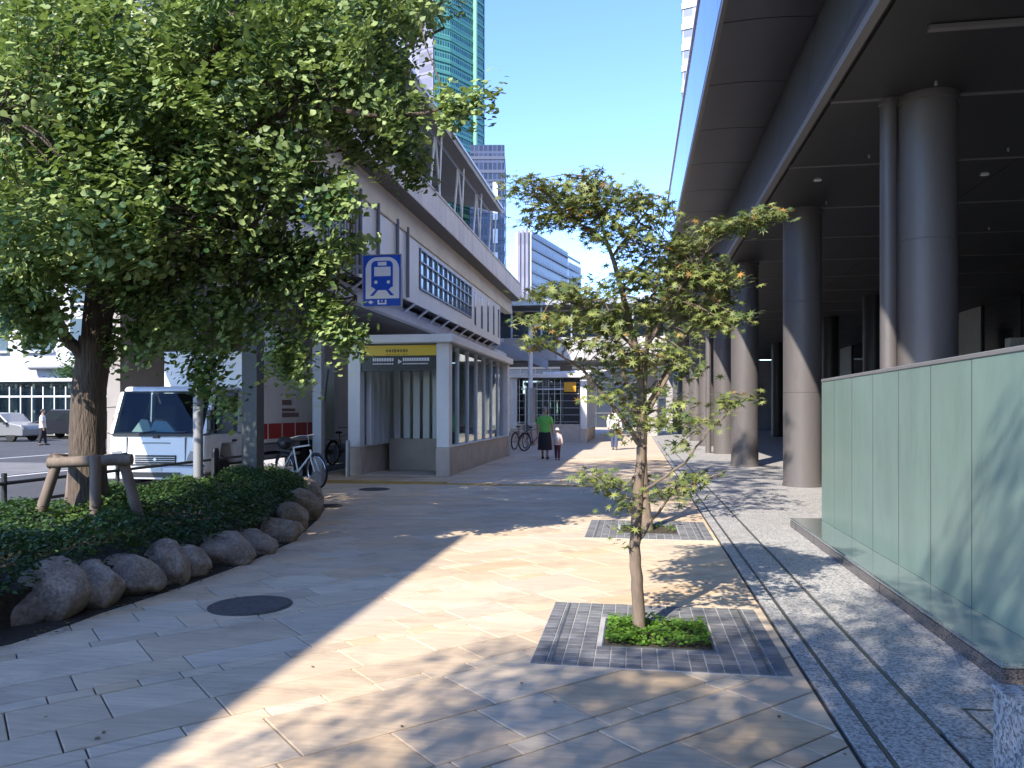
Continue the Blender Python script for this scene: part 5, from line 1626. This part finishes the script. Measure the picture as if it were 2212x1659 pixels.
# ================================================================== BICYCLES
def bicycle(label, loc, rz, frame_m, basket=True, box=False, lean=0.05, group='bicycles parked by the station'):
    b = thing('bicycle', label, 'bicycle', loc, rz, group)
    b.rotation_euler = (lean, 0, rz)
    r = .32
    def wl(x):
        n = 28
        t = MB().tube([(x + r * math.cos(2 * math.pi * k / n), 0, r + .02 + r * math.sin(2 * math.pi * k / n)) for k in range(n + 1)], .022, 8, False).build('wheel', m_rubber, b, smooth=True)
        s = MB().tube([(x + (r - .03) * math.cos(2 * math.pi * k / n), 0, r + .02 + (r - .03) * math.sin(2 * math.pi * k / n)) for k in range(n + 1)], .011, 6, False)
        s.build('rim', m_chrome, t)
        sp_ = MB()
        for k in range(16):
            a = 2 * math.pi * k / 16
            sp_.tube([(x, .02 * (-1) ** k, r + .02), (x + (r - .03) * math.cos(a), 0, r + .02 + (r - .03) * math.sin(a))], .0022, 3, False)
        sp_.cyl(x, 0, r, r + .04, .02, 8)
        sp_.build('spokes', m_chrome, t, fix=False)
        g = MB().tube([(x + (r + .035) * math.cos(a), 0, r + .02 + (r + .035) * math.sin(a)) for a in [R(20 + 16 * k) for k in range(10)]], .014, 6).build('mudguard', m_dark, b)
    wl(0); wl(1.08)
    f = MB()
    BB, ST, HT, HB = (.44, 0, .30), (.33, 0, .78), (.88, 0, .84), (.92, 0, .66)
    for a, c, rad in ((BB, ST, .016), (BB, HB, .019), (ST, HT, .015), ((.90, 0, .75), (.94, 0, .60), .02), ((0, .05, .34), (.44, .03, .30), .010), ((0, -.05, .34), (.44, -.03, .30), .010), ((0, .05, .34), (.335, .01, .74), .009), ((0, -.05, .34), (.335, -.01, .74), .009)):
        f.tube([a, c], rad, 8)
    f.build('frame', frame_m, b, smooth=True)
    fk = MB()
    for s in (-.05, .05):
        fk.tube([(.92, s * .6, .66), (1.0, s, .5), (1.08, s, .34)], .012, 7)
    fk.build('fork', frame_m, b, smooth=True)
    MB().tube([(.86, 0, .84), (.84, 0, 1.0), (.80, 0, 1.02), (.78, .18, 1.03), (.66, .27, 1.0)], .011, 7).tube([(.80, 0, 1.02), (.78, -.18, 1.03), (.66, -.27, 1.0)], .011, 7).build('handlebar', m_chrome, b, smooth=True)
    MB().ellipsoid((.27, 0, .90), (.14, .09, .035)).tube([(.33, 0, .78), (.30, 0, .88)], .013, 7).build('saddle', m_black, b, smooth=True)
    MB().lathe([(.09, -.004), (.09, .004)], 18, (.44, .05, .30), 'y').build('chainring', m_steel, b)
    MB().tube([(.44, .07, .30), (.50, .075, .16), (.50, .14, .155)], .009, 6).tube([(.44, -.07, .30), (.38, -.075, .44), (.38, -.14, .445)], .009, 6).build('crank', m_steel, b)
    MB().tube([(-.02, .10, .34), (-.12, .12, .02)], .008, 5).build('stand', m_steel, b)
    MB().box(-.22, .28, -.06, .06, .70, .715).build('rack', m_steel, b, fix=False)
    if basket:
        bk = MB()
        for zz in (.72, .79, .86, .93):
            q = .10 + (zz - .72) * .22
            bk.tube([(1.0, -q, zz), (1.0 + 2 * q, -q, zz), (1.0 + 2 * q, q, zz), (1.0, q, zz), (1.0, -q, zz)], .005, 4, False)
        for s in range(8):
            a = s / 8
            for sd in (-1, 1):
                bk.tube([(1.0 + .2 * a, sd * .10, .72), (1.0 + .29 * a, sd * .146, .93)], .0035, 4, False)
        bk.build('basket', m_dark, b, fix=False)
    if box:
        MB().ellipsoid((.02, 0, .86), (.16, .14, .13)).build('helmet_bag', m_dark, b, smooth=True)
    return b
m_bwhite = mat('bike_white', (0.7, 0.7, 0.68), .35)
m_bred = mat('bike_red', (0.25, 0.03, 0.03), .35)
m_bgrey = mat('bike_grey', (0.12, 0.12, 0.13), .35)
p = PG(680, 1056)
bicycle('white framed bicycle with a dark bundle parked at the end of the planter', (p.x - .85, p.y + .55, 0), R(-32), m_bwhite, False, True)
for k, (x, y, rz, fm, bk, lab) in enumerate([(1128, 972, 75, m_bgrey, True, 'grey bicycle with a basket parked by the end of the kiosk plinth'),
        (1150, 975, 55, m_bred, True, 'dark red bicycle parked between the lamp column and the person in green'),
        (1240, 955, 165, m_bgrey, False, 'grey bicycle parked against the amber signed kiosk'),
        (740, 1005, 80, m_bgrey, True, 'dark bicycle parked between the truck and the station kiosk')]):
    p = PG(x, y)
    bicycle(lab, (p.x - .3, p.y, 0), R(rz), fm, bk)

# ================================================================== PEOPLE
m_skin = mat('skin', (0.42, 0.26, 0.18), .6)
m_hair = mat('hair_black', (0.02, 0.017, 0.015), .5)
m_hairg = mat('hair_grey', (0.25, 0.24, 0.23), .6)
def skin_mesh(name, m, parent, verts, edges, radii, root=0, sub=2):
    me = bpy.data.meshes.new(name)
    me.from_pydata(verts, edges, [])
    o = bpy.data.objects.new(name, me)
    COL.objects.link(o); o.parent = parent
    md = o.modifiers.new('skin', 'SKIN')
    md.use_smooth_shade = True
    sv = me.skin_vertices[0].data if me.skin_vertices else None
    if sv is None:
        bpy.context.view_layer.update()
    for i, r in enumerate(radii):
        me.skin_vertices[0].data[i].radius = r if isinstance(r, tuple) else (r, r)
        me.skin_vertices[0].data[i].use_root = (i == root)
    md2 = o.modifiers.new('sub', 'SUBSURF'); md2.levels = sub; md2.render_levels = sub
    me.materials.append(m)
    return o
def person(label, loc, rz, H, top, bottom, hair, skirt=False, long_sleeve=False, stride=.12, hat=None, shoes=None, bag=None, long_coat=False, hairlen=.0):
    t = thing('person', label, 'person', loc, rz)
    k = H / 1.7
    V, E, Rr = [], [], []
    def v(x, y, z, r):
        V.append((x * k, y * k, z * k)); Rr.append(r * k if not isinstance(r, tuple) else (r[0] * k, r[1] * k)); return len(V) - 1
    pel = v(0, 0, .93, (.15, .11)); ab = v(0, .0, 1.10, (.135, .10)); ch = v(0, 0, 1.28, (.155, .105)); nk0 = v(0, .0, 1.42, (.075, .065)); nk = v(0, -.01, 1.49, .05); hd0 = v(0, -.02, 1.55, .075); hd = v(0, -.02, 1.63, .082); 
    E += [(pel, ab), (ab, ch), (ch, nk0), (nk0, nk), (nk, hd0), (hd0, hd)]
    arms = []
    for s in (-1, 1):
        sh = v(s * .17, 0, 1.385, .058); el = v(s * .24, .03 * s, 1.13, .043); wr = v(s * .25, -.06 + .02 * s, .90, .028); pm = v(s * .252, -.075, .84, (.030, .018))
        E += [(nk0, sh), (sh, el), (el, wr), (wr, pm)]
        for f, (fx, fy, ln) in enumerate(((.0, -.030, .085), (.0, -.012, .095), (.0, .006, .09), (.0, .022, .072))):
            a = v(s * .254, -.075 + fy, .80, .0095); b_ = v(s * .248, -.080 + fy, .80 - ln * .55, .0085); c = v(s * .238, -.080 + fy, .80 - ln, .0075)
            E += [(pm, a), (a, b_), (b_, c)]
        a = v(s * .245, -.112, .83, .0105); b_ = v(s * .238, -.125, .795, .009); E += [(pm, a), (a, b_)]
        hp = v(s * .085, 0, .88, .088); kn = v(s * .09, stride * s * -.5 - .02, .50, .058); an = v(s * .09, stride * -s, .09, .036); he = v(s * .09, stride * -s + .03, .035, .034); to = v(s * .095, stride * -s - .15, .03, (.035, .022))
        E += [(pel, hp), (hp, kn), (kn, an), (an, he), (an, to)]
    skin_mesh('body', m_skin, t, V, E, Rr)
    # head details: face, nose, ears, hair
    hz = 1.615 * k
    fc = MB().ellipsoid((0, -.022 * k, hz), (.074 * k, .092 * k, .112 * k), 18, 12)
    fc.ellipsoid((0, -.112 * k, hz - .01 * k), (.013 * k, .02 * k, .022 * k), 8, 6)
    for s in (-1, 1):
        fc.ellipsoid((s * .076 * k, -.015 * k, hz - .005 * k), (.010 * k, .02 * k, .03 * k), 8, 6)
    fc.build('head', m_skin, t, smooth=True)
    fe = MB()
    for s in (-1, 1):
        fe.ellipsoid((s * .03 * k, -.104 * k, hz + .012 * k), (.011 * k, .008 * k, .006 * k), 8, 6)
    fe.box(-.022 * k, .022 * k, -.108 * k, -.098 * k, hz - .055 * k, hz - .048 * k)
    fe.build('eyes_and_mouth', m_hair, t)
    hr = MB().ellipsoid((0, .005 * k, hz + .028 * k), (.086 * k, .098 * k, .105 * k), 18, 12)
    if hairlen: hr.ellipsoid((0, .05 * k, hz - .06 * k), (.078 * k, .05 * k, (.07 + hairlen) * k), 14, 8)
    h_ = hr.build('hair', hair, t, smooth=True)
    if hat:
        MB().lathe([(.135 * k, hz + .03 * k), (.13 * k, hz + .045 * k), (.095 * k, hz + .05 * k), (.09 * k, hz + .12 * k), (.06 * k, hz + .15 * k), (.0, hz + .155 * k)], 20, (0, 0, 0)).build('hat', hat, t, smooth=True)
    # clothes
    def loft(rings, name, m, seg=20):
        mb_ = MB(); vs_, fs = [], []
        for (cx, cy, z, rx, ry) in rings:
            for q in range(seg):
                a = 2 * math.pi * q / seg
                wv = 1 + .03 * math.sin(a * 5 + z * 9)
                vs_.append(((cx + rx * wv * math.cos(a)) * k, (cy + ry * wv * math.sin(a)) * k, z * k))
        for i in range(len(rings) - 1):
            for q in range(seg):
                q2_ = (q + 1) % seg
                fs.append((i * seg + q, i * seg + q2_, (i + 1) * seg + q2_, (i + 1) * seg + q))
        mb_.add(vs_, fs)
        return mb_
    hem = .50 if long_coat else .84
    sh_ = loft([(0, 0, hem, .215 if long_coat else .19, .155), (0, 0, .95, .185, .145), (0, 0, 1.1, .168, .13), (0, 0, 1.28, .19, .135), (0, 0, 1.38, .20, .11), (0, 0, 1.43, .13, .085), (0, 0, 1.46, .075, .07)], 's', top)
    for s in (-1, 1):
        if long_sleeve:
            sh_.tube([tuple(q * k for q in p_) for p_ in ((s * .16, 0, 1.375), (s * .20, .01, 1.27), (s * .243, .03 * s, 1.13), (s * .253, -.055 + .02 * s, .90))], [.078 * k, .07 * k, .06 * k, .046 * k], 12)
        else:
            sh_.tube([tuple(q * k for q in p_) for p_ in ((s * .16, 0, 1.375), (s * .205, .01, 1.26), (s * .232, .025 * s, 1.16))], [.08 * k, .076 * k, .07 * k], 12)
    sh_.build('shirt', top, t, smooth=True)
    if skirt:
        loft([(0, 0, .97, .165, .13), (0, 0, .85, .20, .16), (0, 0, .6, .22, .18), (0, 0, .30, .25, .21)], 'k', bottom).build('skirt', bottom, t, smooth=True)
    else:
        tr_ = loft([(0, 0, .98, .165, .125), (0, 0, .88, .185, .145), (0, 0, .80, .18, .13)], 't', bottom)
        for s in (-1, 1):
            tr_.tube([tuple(q * k for q in p_) for p_ in ((s * .088, 0, .86), (s * .09, -.01 - stride * s * .25, .68), (s * .09, stride * s * -.5 - .02, .50), (s * .09, stride * -s * .8, .28), (s * .09, stride * -s, .11))], [.102 * k, .092 * k, .078 * k, .068 * k, .06 * k], 14)
        tr_.build('trousers', bottom, t, smooth=True)
    if shoes:
        for s in (-1, 1):
            MB().ellipsoid((s * .092 * k, (stride * -s - .06) * k, .04 * k), (.05 * k, .13 * k, .045 * k), 12, 8).build('shoe', shoes, t, smooth=True)
    if bag:
        MB().ellipsoid((0, .15 * k, 1.18 * k), (.14 * k, .085 * k, .19 * k), 14, 10).build('backpack', bag, t, smooth=True)
    return t
c_green = mat('cloth_lime', (0.16, 0.52, 0.10), .8, noise=(9, .1, 3))
c_blk = mat('cloth_black', (0.02, 0.02, 0.025), .85)
c_wht = mat('cloth_white', (0.72, 0.71, 0.70), .85)
c_pink = mat('cloth_pale_pink', (0.62, 0.50, 0.50), .85)
c_mar = mat('cloth_maroon', (0.10, 0.03, 0.045), .85)
c_navy = mat('cloth_navy', (0.06, 0.08, 0.15), .85)
c_grey = mat('cloth_grey', (0.2, 0.2, 0.22), .85)
p = PG(1177, 991)
person('person in a lime green top and long black skirt walking away', (p.x, p.y, 0), R(180), 1.60, c_green, c_blk, m_hairg, skirt=True, shoes=c_blk)
p = PG(1204, 994)
person('small child in a pale top, maroon trousers and hat walking beside the person in green', (p.x, p.y, 0), R(180), .95, c_pink, c_mar, m_hair, hat=c_wht, shoes=c_blk, bag=c_wht, long_sleeve=True)
p = PG(1327, 972)
person('person in a long white shirt and navy trousers seen behind the maple', (p.x, p.y, 0), R(170), 1.66, c_wht, c_navy, m_hair, long_sleeve=True, shoes=c_grey, hairlen=.06)
p = PG(92, 962, -.1)
person('person in a white shirt and dark trousers on the road by the black car', (p.x, p.y, -.1), R(120), 1.65, c_wht, c_blk, m_hair, shoes=c_blk)
